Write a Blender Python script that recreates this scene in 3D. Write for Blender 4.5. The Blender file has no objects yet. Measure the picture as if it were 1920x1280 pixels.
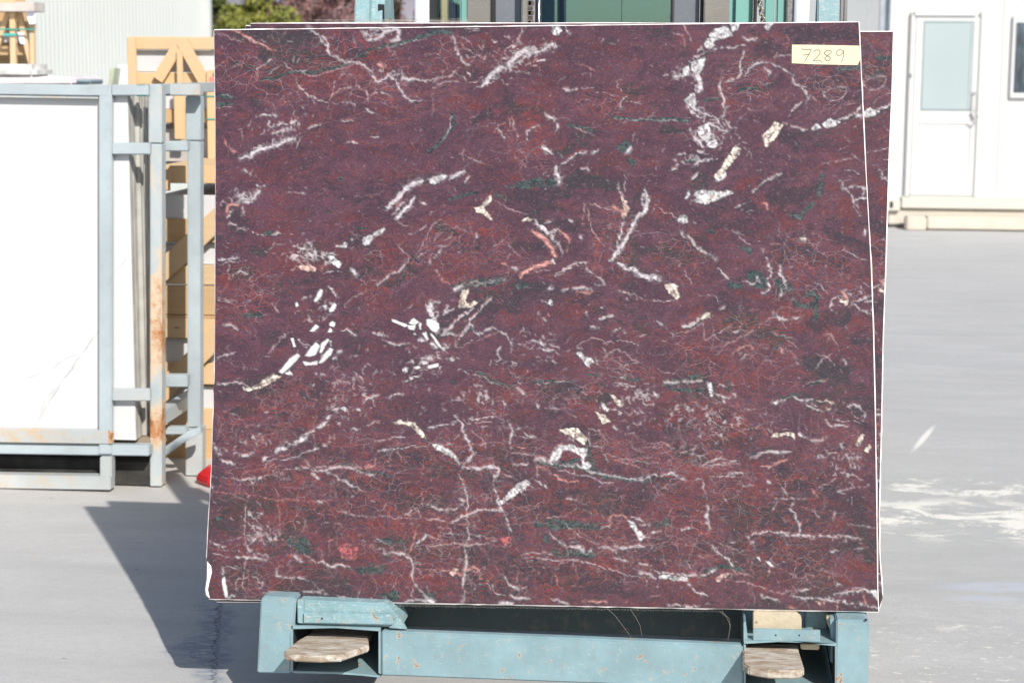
import bpy, bmesh, math, random
import numpy as np
from mathutils import Vector
random.seed(7)
RNG = np.random.RandomState(11)

# ------------------------------------------------------------------ camera
scene = bpy.context.scene
COL = scene.collection
FPX = 3500.0
CAM = np.array([0.0, 0.0, 1.68])
_yaw, _pit, _rol = math.radians(-6.0), math.atan((640 - 119) / FPX), -0.006
FW = np.array([math.sin(_yaw) * math.cos(_pit), math.cos(_yaw) * math.cos(_pit), -math.sin(_pit)])
_ri = np.array([math.cos(_yaw), -math.sin(_yaw), 0.0])
_up = np.cross(_ri, FW)
RT = _ri * math.cos(_rol) - _up * math.sin(_rol)
UP = np.cross(RT, FW)
from mathutils import Matrix
cd = bpy.data.cameras.new('camera')
cam = bpy.data.objects.new('camera', cd)
COL.objects.link(cam)
m = Matrix.Identity(4)
for i in range(3):
    m[i][0], m[i][1], m[i][2], m[i][3] = RT[i], UP[i], -FW[i], CAM[i]
cam.matrix_world = m
cd.sensor_width = 36.0
cd.lens = 36.0 * FPX / 1920.0
cd.clip_end = 2000
cd.dof.use_dof = True
cd.dof.focus_distance = 4.72
cd.dof.aperture_fstop = 6.0
scene.camera = cam

# ------------------------------------------------------------------ light
SUNV = Vector((-0.59, 1.06, -1.0)).normalized()      # way the light travels
wd = bpy.data.worlds.new("World")
scene.world = wd
wd.use_nodes = True
wt = wd.node_tree
bg = wt.nodes['Background']
sky = wt.nodes.new('ShaderNodeTexSky')
sky.sky_type = 'NISHITA'
sky.sun_disc = False
sky.sun_elevation = math.asin(-SUNV.z)
sky.sun_rotation = math.atan2(-SUNV.x, -SUNV.y)
sky.air_density = 1.0
sky.dust_density = 1.2
sky.ozone_density = 1.0
wt.links.new(sky.outputs[0], bg.inputs[0])
bg.inputs[1].default_value = 0.11
sd = bpy.data.lights.new('sun', 'SUN')
sd.energy = 4.6
sd.angle = math.radians(0.53)
sd.color = (1.0, 0.955, 0.89)
sun = bpy.data.objects.new('sun', sd)
sun.rotation_euler = (-SUNV).to_track_quat('Z', 'Y').to_euler()
sun.location = (3, -5, 8)
COL.objects.link(sun)
scene.view_settings.view_transform = 'Standard'
scene.view_settings.look = 'None'
scene.view_settings.exposure = 0.30
scene.view_settings.gamma = 1.0
scene.view_settings.use_curve_mapping = False
scene.render.engine = 'CYCLES'

# ------------------------------------------------------------------ geometry helpers
def ray(x, y):
    return FW + (x - 960) / FPX * RT + (640 - y) / FPX * UP
def onY(x, y, Y):
    d = ray(x, y)
    return CAM + d * (Y / d[1])
def onG(x, y, z=0.0):
    d = ray(x, y)
    return CAM + d * ((z - CAM[2]) / d[2])
def onP(x, y, P0, n):
    d = ray(x, y)
    return CAM + d * (((P0 - CAM) @ n) / (d @ n))

def link(o, parent=None):
    COL.objects.link(o)
    if parent is not None:
        o.parent = parent
    return o
def empty(name, label, cat, loc=(0, 0, 0), group=None, kind=None):
    o = bpy.data.objects.new(name, None)
    o.empty_display_size = 0.1
    o.location = loc
    COL.objects.link(o)
    o['label'] = label
    o['category'] = cat
    if group: o['group'] = group
    if kind: o['kind'] = kind
    return o
def tag(o, label, cat, group=None, kind=None):
    if label: o['label'] = label
    if cat: o['category'] = cat
    if group: o['group'] = group
    if kind: o['kind'] = kind
    return o
def mesh_obj(name, verts, faces, mat, parent=None, smooth=False, bevel=0.0, origin=None, mats=None, fm=None):
    """one mesh object; verts are world coordinates, the parent is an unrotated Empty"""
    me = bpy.data.meshes.new(name)
    off = np.array(parent.location) if parent is not None and parent.parent is None else np.zeros(3)
    if parent is not None and parent.parent is not None:
        off = np.array(parent.parent.location) + np.array(parent.location)
    v = [tuple(np.array(p, float) - off) for p in verts]
    me.from_pydata(v, [], [tuple(f) for f in faces])
    bm = bmesh.new(); bm.from_mesh(me)
    bmesh.ops.recalc_face_normals(bm, faces=bm.faces)
    if bevel > 0:
        bmesh.ops.bevel(bm, geom=[e for e in bm.edges if e.calc_face_angle(0) > 0.5], offset=bevel, segments=2, affect='EDGES', clamp_overlap=True)
    bm.to_mesh(me); bm.free()
    for mm in (mats or [mat]):
        me.materials.append(mm)
    if fm:
        for p, k in zip(me.polygons, fm): p.material_index = k
    if smooth:
        for p in me.polygons: p.use_smooth = True
    o = bpy.data.objects.new(name, me)
    link(o, parent)
    return o
def loop_prism(a, b):
    """closed prism between two loops of points"""
    n = len(a)
    v = list(a) + list(b)
    f = [list(range(n)), list(range(2 * n - 1, n - 1, -1))]
    for i in range(n):
        j = (i + 1) % n
        f.append([i, j, n + j, n + i])
    return v, f
def pp(name, px, Y, d, mat, parent=None, bevel=0.003, dv=(0, 1, 0), Y2=None):
    """prism whose front outline is seen at pixels px on the plane y = Y, going back by d"""
    a = [onY(x, y, Y) for x, y in px]
    b = [p + np.array(dv) * d for p in a]
    v, f = loop_prism(a, b)
    return mesh_obj(name, v, f, mat, parent, bevel=bevel)
def pr(name, x0, y0, x1, y1, Y, d, mat, parent=None, bevel=0.003):
    """upright box whose front face covers about x0..x1, y0..y1 (pixels) on the plane y = Y"""
    ym, xm = (y0 + y1) / 2, (x0 + x1) / 2
    X0, X1 = onY(x0, ym, Y)[0], onY(x1, ym, Y)[0]
    Z1, Z0 = onY(xm, y0, Y)[2], onY(xm, y1, Y)[2]
    return box(name, X0, X1, Y, Y + d, Z0, Z1, mat, parent, bevel)
def box(name, X0, X1, Y0, Y1, Z0, Z1, mat, parent=None, bevel=0.003):
    a = [(X0, Y0, Z0), (X1, Y0, Z0), (X1, Y0, Z1), (X0, Y0, Z1)]
    b = [(x, Y1, z) for x, _, z in a]
    v, f = loop_prism([np.array(p) for p in a], [np.array(p) for p in b])
    return mesh_obj(name, v, f, mat, parent, bevel=bevel)
def bar(name, A, B, w, t, mat, parent=None, bevel=0.002, side=(0, 1, 0)):
    """rectangular bar from A to B, w across, t along `side`"""
    A, B = np.array(A, float), np.array(B, float)
    d = (B - A) / np.linalg.norm(B - A)
    s = np.array(side, float); s = s - d * (s @ d); s /= np.linalg.norm(s)
    c = np.cross(d, s)
    a = [A + c * w / 2 * i + s * t / 2 * j for i, j in ((-1, -1), (1, -1), (1, 1), (-1, 1))]
    b = [p + (B - A) for p in a]
    v, f = loop_prism(a, b)
    return mesh_obj(name, v, f, mat, parent, bevel=bevel)
def tube(name, A, B, r, mat, parent=None, n=16, smooth=True):
    A, B = np.array(A, float), np.array(B, float)
    d = (B - A) / np.linalg.norm(B - A)
    s = np.array((0, 1, 0.) if abs(d[1]) < 0.9 else (1., 0, 0)); s = s - d * (s @ d); s /= np.linalg.norm(s)
    c = np.cross(d, s)
    a = [A + (c * math.cos(t) + s * math.sin(t)) * r for t in np.linspace(0, 2 * math.pi, n, endpoint=False)]
    b = [p + (B - A) for p in a]
    v, f = loop_prism(a, b)
    o = mesh_obj(name, v, f, mat, parent)
    if smooth:
        for p in o.data.polygons: p.use_smooth = len(p.vertices) == 4
    return o

# ------------------------------------------------------------------ material helpers
class NT:
    def __init__(self, name):
        self.m = bpy.data.materials.new(name); self.m.use_nodes = True
        self.t = self.m.node_tree
        self.b = self.t.nodes['Principled BSDF']
        self.obj = self.t.nodes.new('ShaderNodeTexCoord').outputs['Object']
        self.pos = self.t.nodes.new('ShaderNodeNewGeometry').outputs['Position']
    def n(self, typ, **kw):
        nd = self.t.nodes.new(typ)
        for k, v in kw.items(): setattr(nd, k, v)
        return nd
    def l(self, a, b): self.t.links.new(a, b)
    def put(self, sock, v):
        if hasattr(v, 'is_linked') or hasattr(v, 'links'): self.l(v, sock)
        else: sock.default_value = v
    def scale(self, vec, s, off=(0, 0, 0)):
        mp = self.n('ShaderNodeMapping')
        self.l(vec, mp.inputs[0]); mp.inputs['Scale'].default_value = s; mp.inputs['Location'].default_value = off
        return mp.outputs[0]
    def noise(self, vec, s, det=4, rough=0.55, dist=0.0, col=False):
        nz = self.n('ShaderNodeTexNoise'); self.l(vec, nz.inputs['Vector'])
        nz.inputs['Scale'].default_value = s; nz.inputs['Detail'].default_value = det
        nz.inputs['Roughness'].default_value = rough; nz.inputs['Distortion'].default_value = dist
        return nz.outputs['Color' if col else 'Fac']
    def ramp(self, v, a, b, c0=0.0, c1=1.0):
        r = self.n('ShaderNodeMapRange'); self.l(v, r.inputs[0])
        r.interpolation_type = 'SMOOTHSTEP'
        r.inputs[1].default_value, r.inputs[2].default_value = a, b
        r.inputs[3].default_value, r.inputs[4].default_value = c0, c1
        return r.outputs[0]
    def mix(self, f, a, b, typ='MIX'):
        x = self.n('ShaderNodeMix', data_type='RGBA', blend_type=typ)
        self.put(x.inputs[0], f)
        for s, v in ((x.inputs[6], a), (x.inputs[7], b)):
            if isinstance(v, tuple) and len(v) == 3: v = v + (1.0,)
            self.put(s, v)
        return x.outputs[2]
    def math(self, op, a, b=0.0, clamp=False):
        x = self.n('ShaderNodeMath', operation=op, use_clamp=clamp)
        self.put(x.inputs[0], a); self.put(x.inputs[1], b)
        return x.outputs[0]
    def bump(self, h, s=0.2, d=0.01):
        x = self.n('ShaderNodeBump'); x.inputs['Strength'].default_value = s; x.inputs['Distance'].default_value = d
        self.l(h, x.inputs['Height']); self.l(x.outputs[0], self.b.inputs['Normal'])
    def fin(self, col, rough=0.5, metal=0.0, spec=0.5):
        self.put(self.b.inputs['Base Color'], col + (1.0,) if isinstance(col, tuple) and len(col) == 3 else col)
        self.put(self.b.inputs['Roughness'], rough)
        self.b.inputs['Metallic'].default_value = metal
        self.b.inputs['Specular IOR Level'].default_value = spec
        return self.m

def plain(name, col, rough=0.5, var=0.12, s=6.0, metal=0.0, bump=0.0):
    k = NT(name)
    nz = k.noise(k.obj, s, 5)
    c = k.mix(k.ramp(nz, 0.3, 0.7), tuple(x * (1 - var) for x in col), tuple(min(1, x * (1 + var)) for x in col))
    if bump: k.bump(k.noise(k.obj, s * 8, 4), bump, 0.004)
    return k.fin(c, rough, metal)
def painted(name, col, rust=0.35, scratch=0.35, rustcol=(0.42, 0.19, 0.06), dirt=0.3, s=1.0, stain=0.0):
    """painted steel: dirt film, pale scuffs, chipped rust spots"""
    k = NT(name)
    o = k.pos
    big = k.noise(o, 3.0 * s, 5, 0.6)
    c = k.mix(k.ramp(big, 0.3, 0.75), tuple(x * 0.88 for x in col), tuple(min(1, x * 1.1) for x in col))
    sc = k.noise(k.scale(o, (4, 4, 22)), 4.0 * s, 6, 0.7, 0.6)
    sc2 = k.noise(k.scale(o, (9, 9, 3)), 5.0 * s, 6, 0.75, 1.2)
    scm = k.math('MAXIMUM', k.ramp(sc, 0.66 - scratch * 0.12, 0.74), k.ramp(sc2, 0.66 - scratch * 0.1, 0.73))
    c = k.mix(k.math('MULTIPLY', scm, 0.55 if scratch < .9 else .8), c, tuple(min(1, x * 0.45 + 0.42) for x in col))
    dn = k.noise(o, 14.0 * s, 6, 0.7)
    c = k.mix(k.math('MULTIPLY', k.ramp(dn, 0.5, 0.78), dirt), c, (0.22, 0.17, 0.12))
    if stain:
        st = k.noise(o, 3.6 * s, 8, 0.74, 0.4)
        c = k.mix(k.math('MULTIPLY', k.ramp(st, 0.64 - stain * 0.14, 0.76 - stain * .08), 0.75), c, (0.52, 0.36, 0.20))
    rn = k.noise(o, 9.0 * s, 8, 0.72, 0.4)
    rm = k.ramp(rn, 0.72 - rust * 0.2, 0.745 - rust * 0.17)
    rc = k.mix(k.ramp(k.noise(o, 60 * s, 4), 0.35, 0.65), tuple(x * 0.5 for x in rustcol), rustcol)
    halo = k.ramp(rn, 0.67 - rust * 0.2, 0.74 - rust * 0.17, 0, 0.5)
    c = k.mix(halo, c, (0.60, 0.44, 0.28))
    c = k.mix(rm, c, rc)
    k.bump(k.math('ADD', k.math('MULTIPLY', rm, -0.5), k.noise(o, 60, 4)), 0.25, 0.002)
    return k.fin(c, k.math('ADD', k.math('MULTIPLY', rm, 0.35), 0.42))
def wood(name, col, axis='x', dark=0.5, s=1.0):
    k = NT(name)
    sc = {'x': (1.5, 22, 22), 'y': (22, 1.5, 22), 'z': (22, 22, 1.5)}[axis]
    v = k.scale(k.pos, sc)
    g = k.noise(v, 2.0 * s, 6, 0.62, 0.8)
    g2 = k.noise(k.pos, 1.7, 3)
    c = k.mix(k.ramp(g, 0.3, 0.72), tuple(x * (1 - dark * 0.5) for x in col), col)
    c = k.mix(k.ramp(g2, 0.35, 0.7), c, tuple(min(1, x * y) for x, y in zip(col, (1.08, 0.98, 0.85))))
    kn = k.n('ShaderNodeTexVoronoi'); k.l(k.scale(k.pos, tuple(3 if a < 10 else 9 for a in sc)), kn.inputs['Vector']); kn.inputs['Scale'].default_value = 1.6
    c = k.mix(k.ramp(kn.outputs['Distance'], 0.1, 0.04), c, tuple(x * 0.35 for x in col))
    k.bump(g, 0.25, 0.003)
    return k.fin(c, 0.75)
# ------------------------------------------------------------------ inclusions of the front slab
# region key -> (x, y, scale) of the tracing; each line: kind colour width coordinates
REG = dict(A=(380, 40, 4.267), B=(800, 40, 4.267), C=(1220, 40, 4.174), D=(380, 320, 4.267), E=(800, 320, 4.267),
           F=(1220, 320, 4.174), G=(380, 580, 4.267), H=(800, 580, 4.267), I=(1220, 580, 4.174),
           J=(380, 840, 4.0), K=(800, 840, 4.0), L=(1220, 840, 4.0))
TR = """
@A
s 60 600,900 760,820
s 60 350,1080 720,950
s 60 1300,110 1560,80
s 50 1350,380 1580,420
w 12 1560,80 1570,150 1500,160
w 9 940,110 1010,180 1000,240
d 120 300,90 520,130 800,120 1000,200
d 100 500,260 760,300 1000,310 1240,270
d 70 250,330 380,370
r 60 950,110 1080,90
r 30 400,200 560,230 640,190 720,100
g 22 470,470 560,460 640,430 740,400 870,405 1000,380 1150,340
g 28 1240,290 1380,220 1540,190 1640,160 1792,120
g 30 105,590 230,600
g 24 110,660 240,660
p 14 225,60 330,110 420,170 520,215 575,240
w 7 330,110 420,165 500,200
r 20 575,240 620,270 650,330
w 7 650,330 680,370 730,395 870,400
w 4 740,390 850,435 980,415 1100,380 1200,345
w 5 100,80 180,105 260,150 310,160
w 5 95,100 150,120
w 11 850,45 930,125 990,190 1020,260 1090,295
w 10 1090,310 1190,325 1290,350 1340,400 1400,490 1450,460 1480,430 1550,470 1570,540 1620,610 1680,640 1760,630
w 17 1275,80 1330,150 1400,140 1470,80 1540,65 1580,100 1550,150
w 8 1350,100 1420,60 1500,40
w 4 1400,215 1560,190 1690,160 1792,140
w 6 1470,200 1530,240 1560,275
w 6 580,280 500,340 430,380 440,405
w 4 640,345 560,390 530,440
w 8 740,460 780,530 840,590 920,625 1000,650
w 7 1000,700 1040,590 1090,540 1230,510 1300,560 1330,620
w 5 1040,590 1050,500 1110,420 1220,430
w 5 1040,655 1180,645 1220,670 1210,720
w 5 1240,520 1310,560 1320,640
w 5 1340,590 1430,570 1540,600
w 14 1590,400 1600,470 1700,470 1790,480
p 24 1400,340 1440,370
w 12 430,765 500,750 590,755
w 12 540,845 620,815 680,825 760,800
w 9 560,900 620,880 660,860
w 22 300,1100 380,1065 480,1020 560,1000 680,950 740,940
w 8 770,940 740,1030
w 9 850,860 940,830
p 10 170,940 200,1000 260,1050
w 7 320,870 325,960
w 5 110,690 235,690
r 14 90,350 180,320
w 6 95,360 180,325
w 8 1290,700 1380,740
w 8 1120,800 1200,795
w 5 1340,930 1420,925
w 8 1150,970 1240,970
w 10 330,1190 400,1230
w 5 560,650 580,700
r 8 700,60 690,180 600,210
r 7 740,160 880,165 960,220 1030,330
r 7 850,490 1000,520 1080,560
r 8 1180,60 1230,140 1210,210 1240,240
w 6 1200,110 1230,220
w 5 730,270 725,340
w 4 765,300 762,340
w 5 150,590 225,600
@B
s 60 480,500 640,360 820,240 1020,180
g 24 0,110 120,90 190,95
w 9 190,95 230,170 250,260 290,320 340,350
w 7 310,350 350,445
w 5 250,120 310,140 370,185
w 5 270,170 340,240 460,290
w 6 410,190 460,235
p 5 330,290 400,290
w 6 800,30 760,100 720,170 640,220 615,250 650,285
w 4 770,30 740,130 720,200
W 0 1000,35 1060,35 1085,80 1050,115 1000,100
w 10 1110,30 1115,80 1145,100
w 34 650,360 700,300 740,260 820,220
w 18 830,260 940,230 1010,180 1040,210
w 26 450,515 500,450 560,390 620,370
w 6 290,430 320,475
w 6 330,495 410,490 450,440
w 12 1090,540 1200,550
w 4 1200,545 1340,530
p 7 1270,350 1350,405
p 4 1190,340 1270,350
w 6 1510,470 1560,560
w 9 1550,690 1560,640 1600,600
w 5 1340,560 1450,575 1540,600
w 4 1600,640 1720,655
g 14 1490,770 1600,770 1700,790 1792,780
w 3 1490,780 1600,775 1700,795 1792,785
w 9 560,830 600,900 630,945
w 6 545,890 570,830 640,820
w 7 680,760 690,840 730,920 720,960
w 6 660,770 670,840
w 8 800,960 800,880 840,855 900,830
w 17 940,740 1010,770 1050,830 1030,885
g 16 1130,830 1230,850 1320,870
w 6 1180,830 1250,880 1340,910
G 0 1510,1010 1590,950 1640,990 1600,1050 1540,1040
G 0 1610,1080 1670,1120 1650,1165 1615,1150
w 18 1600,1050 1640,1000
w 18 920,1000 1000,1060
w 13 1070,1140 1130,1110 1180,1070 1280,1050
w 10 1330,1055 1370,1035
w 22 1035,1160 1060,1280
w 5 290,1000 295,1120
w 5 300,1060 380,1110 480,1135
g 22 200,740 210,850 110,960 20,1050
w 6 200,760 190,850 130,950
w 30 20,1270 150,1240
w 18 190,1250 300,1200
w 14 310,1280 340,1240
w 10 1230,1185 1300,1190
w 5 1050,1040 1085,1080
d 60 400,800 480,740
d 40 850,700 900,710
d 60 1050,1050 1150,1020
w 5 50,530 130,490 270,490
w 5 50,490 180,440 270,370
w 6 0,470 100,460
w 4 0,265 100,265
d 60 300,90 420,60
r 40 440,110 500,130
r 50 180,620 320,650 420,700
r 40 760,640 900,700 820,780
d 40 0,60 200,60
w 5 300,60 430,50
w 5 330,100 420,70
@C
s 70 380,250 350,400 360,520 320,640 400,740
s 110 380,900 520,900
s 50 200,1100 460,1060
s 40 250,400 340,380
w 14 330,330 350,420 400,480
w 12 280,660 330,720 400,760
d 90 1040,900 1130,960
d 70 1100,90 1400,110 1600,130
d 70 700,520 850,520 950,500
d 80 1200,480 1500,480
d 50 100,840 250,860
r 60 450,600 600,620 
r 30 860,120 1000,100 1080,150
W 0 620,12 695,12 680,75 640,85
W 0 905,12 965,12 920,75 890,50
W 0 500,60 600,30 640,110 560,140 490,160 450,110
W 0 420,150 470,130 500,190 460,225 420,190
k 4 500,95 520,130 510,165
k 4 440,120 480,130
w 16 370,235 400,200
w 9 430,245 520,210 580,205 650,205 740,185
w 14 730,120 770,150 825,135
w 9 900,40 915,70
W 0 320,320 430,280 410,370 370,425 320,385
W 0 250,370 300,350 300,430 250,410
k 4 300,340 310,430
w 18 185,427 220,430
w 14 240,430 260,430
w 28 370,420 390,490 380,550
W 0 310,570 350,555 345,620 380,715 320,680 260,620
w 12 380,715 450,730 520,770 560,830
W 0 370,830 450,800 480,880 440,960 380,900
w 14 420,780 520,830 600,860
W 0 450,950 520,920 510,1000 440,980
w 14 320,890 380,930 410,1010
w 14 360,1020 410,1030
w 13 215,1040 270,1035
w 14 320,1140 380,1095 480,1075
w 14 160,1165 210,1150
k 6 480,860 520,900 600,900
g 12 240,1110 380,1080
w 9 735,235 700,320 715,400 690,440 590,475
w 10 550,450 545,540 570,600 575,740
w 11 560,745 600,800 630,840
w 9 720,430 770,370 830,330 930,325 1010,360 1110,420
w 10 1110,430 1130,490 1190,520 1230,585 1250,590
w 9 1250,600 1160,650 1110,700 1085,745
w 5 980,290 1100,260
w 9 900,370 940,400 920,430
w 7 985,230 970,300
w 5 1340,560 1380,610 1440,620 1510,590 1540,520 1470,510 1350,560
w 6 1250,580 1320,630
C 0 870,900 980,790 1035,810 985,910 905,985
k 5 900,905 950,880 990,830
k 4 940,880 960,900
C 0 495,1225 660,970 715,1000 620,1130 530,1250
k 5 560,1200 640,1090 680,1020
w 9 1040,800 1150,830 1230,855
W 0 1250,840 1300,800 1330,830 1280,860
W 0 1340,800 1400,760 1480,790 1440,830 1360,830
w 16 1480,780 1560,740 1620,690 1660,650
w 18 1620,740 1665,735
w 5 1430,740 1470,680 1560,650 1640,640
g 26 0,765 120,760 300,770
w 4 0,770 80,780 150,770 300,775
g 18 700,530 850,530
g 18 430,620 540,610
g 26 1460,370 1640,360
w 16 330,1230 370,1190
w 6 255,20 290,90 315,160
w 6 180,90 250,110 270,170
p 5 1020,180 1080,160 1070,220
p 7 1060,110 1085,170
w 5 740,1060 780,990
w 6 890,1240 960,1205 1030,1195
w 4 1340,1110 1600,1070
w 4 1480,1010 1560,960
w 5 1570,1040 1690,1130
w 5 1520,1160 1650,1200
p 7 1060,560 1070,620
@D
s 90 800,650 1040,700
s 60 270,240 440,190
s 50 880,1000 1060,1080
d 60 400,640 510,640
D 0 210,780 400,760 420,820 220,890
d 50 1460,900 1560,880 1700,700
r 20 1150,380 1300,370 1380,380
r 60 1480,660 1540,640 1500,740
r 50 150,860 300,900
w 14 420,120 510,115
w 20 400,230 450,160
w 9 280,210 330,180 370,220 300,230
w 14 320,250 390,245
p 16 190,330 210,280 300,270
w 12 205,370 235,320
w 9 320,290 330,345
w 8 200,420 270,435
w 14 275,465 320,468
w 11 390,495 410,500
w 9 440,510 500,512
w 10 560,508 630,505
w 6 700,510 720,512
g 18 500,500 560,495
w 16 118,720 200,700 280,690
w 5 120,755 210,720 350,720
w 8 240,830 300,800 360,820
w 6 210,740 205,880
w 7 360,870 415,835
P 0 740,770 780,755 860,750 910,770 905,810 800,795
w 12 770,615 820,630
w 14 830,580 860,585
w 9 870,590 880,640
w 12 900,620 910,710
w 12 810,680 850,660 880,690
W 0 985,680 1050,680 1115,745 1090,780 1020,730
w 14 1060,605 1100,605
W 0 1100,600 1140,570 1165,580 1150,615 1110,620
w 14 1190,550 1200,560
W 0 1270,550 1360,500 1460,455 1465,480 1380,530 1340,590 1290,600
k 3 1270,550 1360,540
w 20 1190,785 1230,835
w 7 940,810 960,760 1000,740
w 5 960,830 1060,805 1110,815
X 0 890,1045 940,945 962,960 945,1010 905,1050
X 0 955,1080 995,1075 985,1105
X 0 1010,1120 1050,1060 1072,1075 1050,1120 1020,1132
X 0 740,1060 755,1050 768,1080 745,1090
w 11 1010,930 1040,970 1080,1010
w 9 800,1020 830,1010
p 12 850,1120 880,1125
w 6 750,1130 790,1120
w 6 1135,1090 1170,1040 1310,965
X 0 1515,1185 1635,1235 1620,1250 1515,1205
X 0 1660,1200 1690,1180 1730,1210 1700,1232
X 0 1640,1240 1700,1235 1690,1270 1650,1265
X 0 1735,1220 1748,1222 1745,1250 1732,1245
w 32 1480,300 1560,225 1620,150 1680,105 1770,75
k 4 1580,130 1700,160 1640,200
w 15 1515,350 1560,300 1620,240
w 22 1545,385 1610,320 1660,270 1690,220
w 5 1560,415 1610,440 1680,445
w 6 1640,510 1700,500 1790,440
w 10 1400,915 1470,850 1560,810 1630,740 1655,680
w 4 1560,590 1650,680
w 5 1700,690 1760,600 1792,530
w 7 1710,700 1792,650
w 14 1745,255 1790,265
w 8 800,180 815,182
w 6 1350,210 1358,212
w 6 680,175 780,180
g 24 330,1150 470,1170
g 20 1080,80 1110,60
g 12 1230,460 1320,460
w 5 550,1045 610,1145
w 5 120,1010 280,1040
w 5 120,1040 240,1055
w 6 1620,1120 1690,1070
r 7 1600,1060 1680,1050
@E
s 50 1000,480 1060,640
s 60 20,1060 80,1280
w 10 1740,170 1720,250 1750,300
r 26 930,470 1010,600 1040,680
G 0 620,130 740,90 880,60 1030,70 1060,125 900,135 760,140
g 16 180,240 290,200 400,180
g 20 560,200 640,230
d 90 700,190 900,220 1110,180
d 90 1150,90 1500,110
d 60 1000,600 700,600
d 60 100,440 200,500
r 20 630,90 740,50
r 60 450,500 650,520
r 60 700,560 900,620
W 0 20,90 80,45 140,30 165,40 130,75 60,110
w 16 190,65 240,30 300,10
w 16 310,70 340,50
w 24 1030,0 1060,100
C 0 380,300 430,290 500,210 520,205 515,240 460,300 490,340 540,395 510,395 440,340 390,330
w 6 530,235 600,270 700,320 800,345
C 0 750,405 800,375 850,390 830,400
w 10 860,390 900,440
w 20 880,430 940,460 970,510
p 26 850,485 900,510 950,550 1000,620 1030,690
r 10 950,480 1000,580 1050,650
w 14 1000,490 1010,560
w 8 1000,480 1040,470
p 11 1060,480 1140,540 1130,640
r 6 1080,500 1130,560
w 6 1080,690 1100,640
p 26 745,850 780,810 860,775 940,750 1000,735
w 20 1010,715 1020,745
w 5 870,810 1000,800
w 10 670,760 720,790
p 8 590,740 650,755
w 8 1030,840 1100,790 1180,745 1280,735
w 6 1040,850 1130,780 1200,760 1270,760
w 12 1270,740 1290,790 1350,840 1420,910
w 14 1355,910 1380,915
w 16 1090,960 1140,940 1230,930 1320,950
p 8 1200,970 1330,970
W 0 965,1070 985,1035 1015,1040 1015,1075 990,1080
w 9 925,1050 960,1060
w 22 980,945 1005,935
G 0 205,930 260,890 420,860 640,850 640,890 500,925 380,930 220,965
w 20 215,950 280,925
w 4 280,910 400,890 520,880 640,865
w 5 300,925 420,910 500,905 640,880
d 40 720,920 800,930
g 30 730,920 800,925
d 50 850,930 1050,960
C 0 280,960 340,950 310,1040 340,1060 390,1040 405,1060 360,1090 250,1095 270,1020
w 9 370,1080 340,1130 260,1160 200,1240 130,1280
w 30 30,1060 20,1110 60,1190 80,1280
w 8 50,1060 120,1040
w 10 220,1110 130,1150 170,1080
w 9 520,1020 470,1060 440,1110 360,1180 330,1240
w 24 1540,740 1580,770
w 30 1590,790 1650,790 1710,830 1792,860
w 8 1530,90 1550,180 1590,260
w 5 1580,80 1590,170
P 0 1550,200 1590,230 1630,310 1600,370 1560,370 1575,300
p 20 1490,290 1560,330
w 16 1580,380 1560,480 1530,560 1520,640
k 5 1570,480 1545,560
w 24 1470,720 1530,650 1590,560 1630,480 1670,390 1740,330 1770,240 1750,160
k 4 1540,670 1610,560 1650,450 1690,380 1750,330
w 8 1540,960 1600,980 1660,990
w 5 1660,990 1720,1025 1792,1030
w 5 1260,260 1250,350 1250,440
w 5 1270,260 1300,400 1320,480 1370,540 1420,610
w 6 1300,260 1400,295 1510,330
w 12 1230,520 1240,550
r 10 1370,540 1420,500
r 7 1370,540 1380,600 1370,660
r 7 1370,540 1330,590
r 6 1660,120 1700,200 1710,240
w 5 0,530 60,420 130,390
w 5 50,560 130,490
w 7 140,560 200,520 230,450
w 7 0,640 80,610 180,590 230,530
w 8 20,760 30,700 100,660 120,620
w 5 230,440 330,490
w 11 400,515 410,540
p 10 60,790 100,840 190,910
w 10 1380,1180 1500,1165
w 8 1400,1100 1420,1090
w 6 520,1270 480,1275
w 10 1140,400 1170,405
w 10 970,410 990,405
r 14 0,860 120,880
w 8 1270,1130 1280,1150
r 20 1080,1010 1250,1010
w 5 640,570 700,650 790,700
r 8 700,650 720,720 800,750
@F
D 0 650,300 760,210 880,330 740,340
d 100 1400,480 1650,600
d 80 1100,620 1500,720
d 80 950,200 1200,180 1300,150
d 60 100,600 300,700
r 60 1400,80 1480,200 1560,420
R 0 1500,400 1610,420 1600,470 1500,560 1480,540
r 60 700,950 900,980 1100,1080 1300,1160
r 40 1000,880 1100,820
r 50 700,120 820,60
r 60 1000,330 1050,440
g 20 1340,30 1330,120 1310,200
W 0 505,75 600,10 560,70 520,95
W 0 325,70 365,20 350,50
W 0 340,185 380,145 430,155 540,160 640,155 650,180 560,210 520,235 430,265 390,250 305,235 360,225
C 0 400,215 500,190 530,200 440,250
W 0 265,220 300,150 305,190 275,225
w 9 800,165 860,110 920,60 1020,30
w 7 650,290 750,260
W 0 215,400 225,350 260,345 295,360 290,400 250,415
w 7 60,290 110,330 160,330 210,385
w 5 0,340 30,300 40,260
w 12 240,470 260,510 300,520 350,590 430,640 515,695
w 8 530,760 570,800 615,860
w 28 0,830 40,830 80,860
C 0 110,900 180,880 215,900 215,950 235,990 205,1005 160,970
w 6 0,1020 80,1025 200,1005
G 0 730,830 780,780 880,790 900,850 910,930 830,920
G 0 980,830 1050,860 1130,920 1100,950 1000,960 980,880
w 14 870,610 880,660 910,700 935,760 940,840 900,850 930,900 920,940 875,960
w 14 1010,740 1010,800 1050,880 1060,915
w 16 1020,930 1015,990
w 8 725,865 790,890 820,880 830,830 860,880
g 34 1100,1000 1150,1050 1250,1060 1310,1000 1250,960 1200,980
g 30 1290,1060 1290,1160
G 0 690,590 760,590 810,620 780,660
g 26 1110,350 1180,370 1260,260
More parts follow.
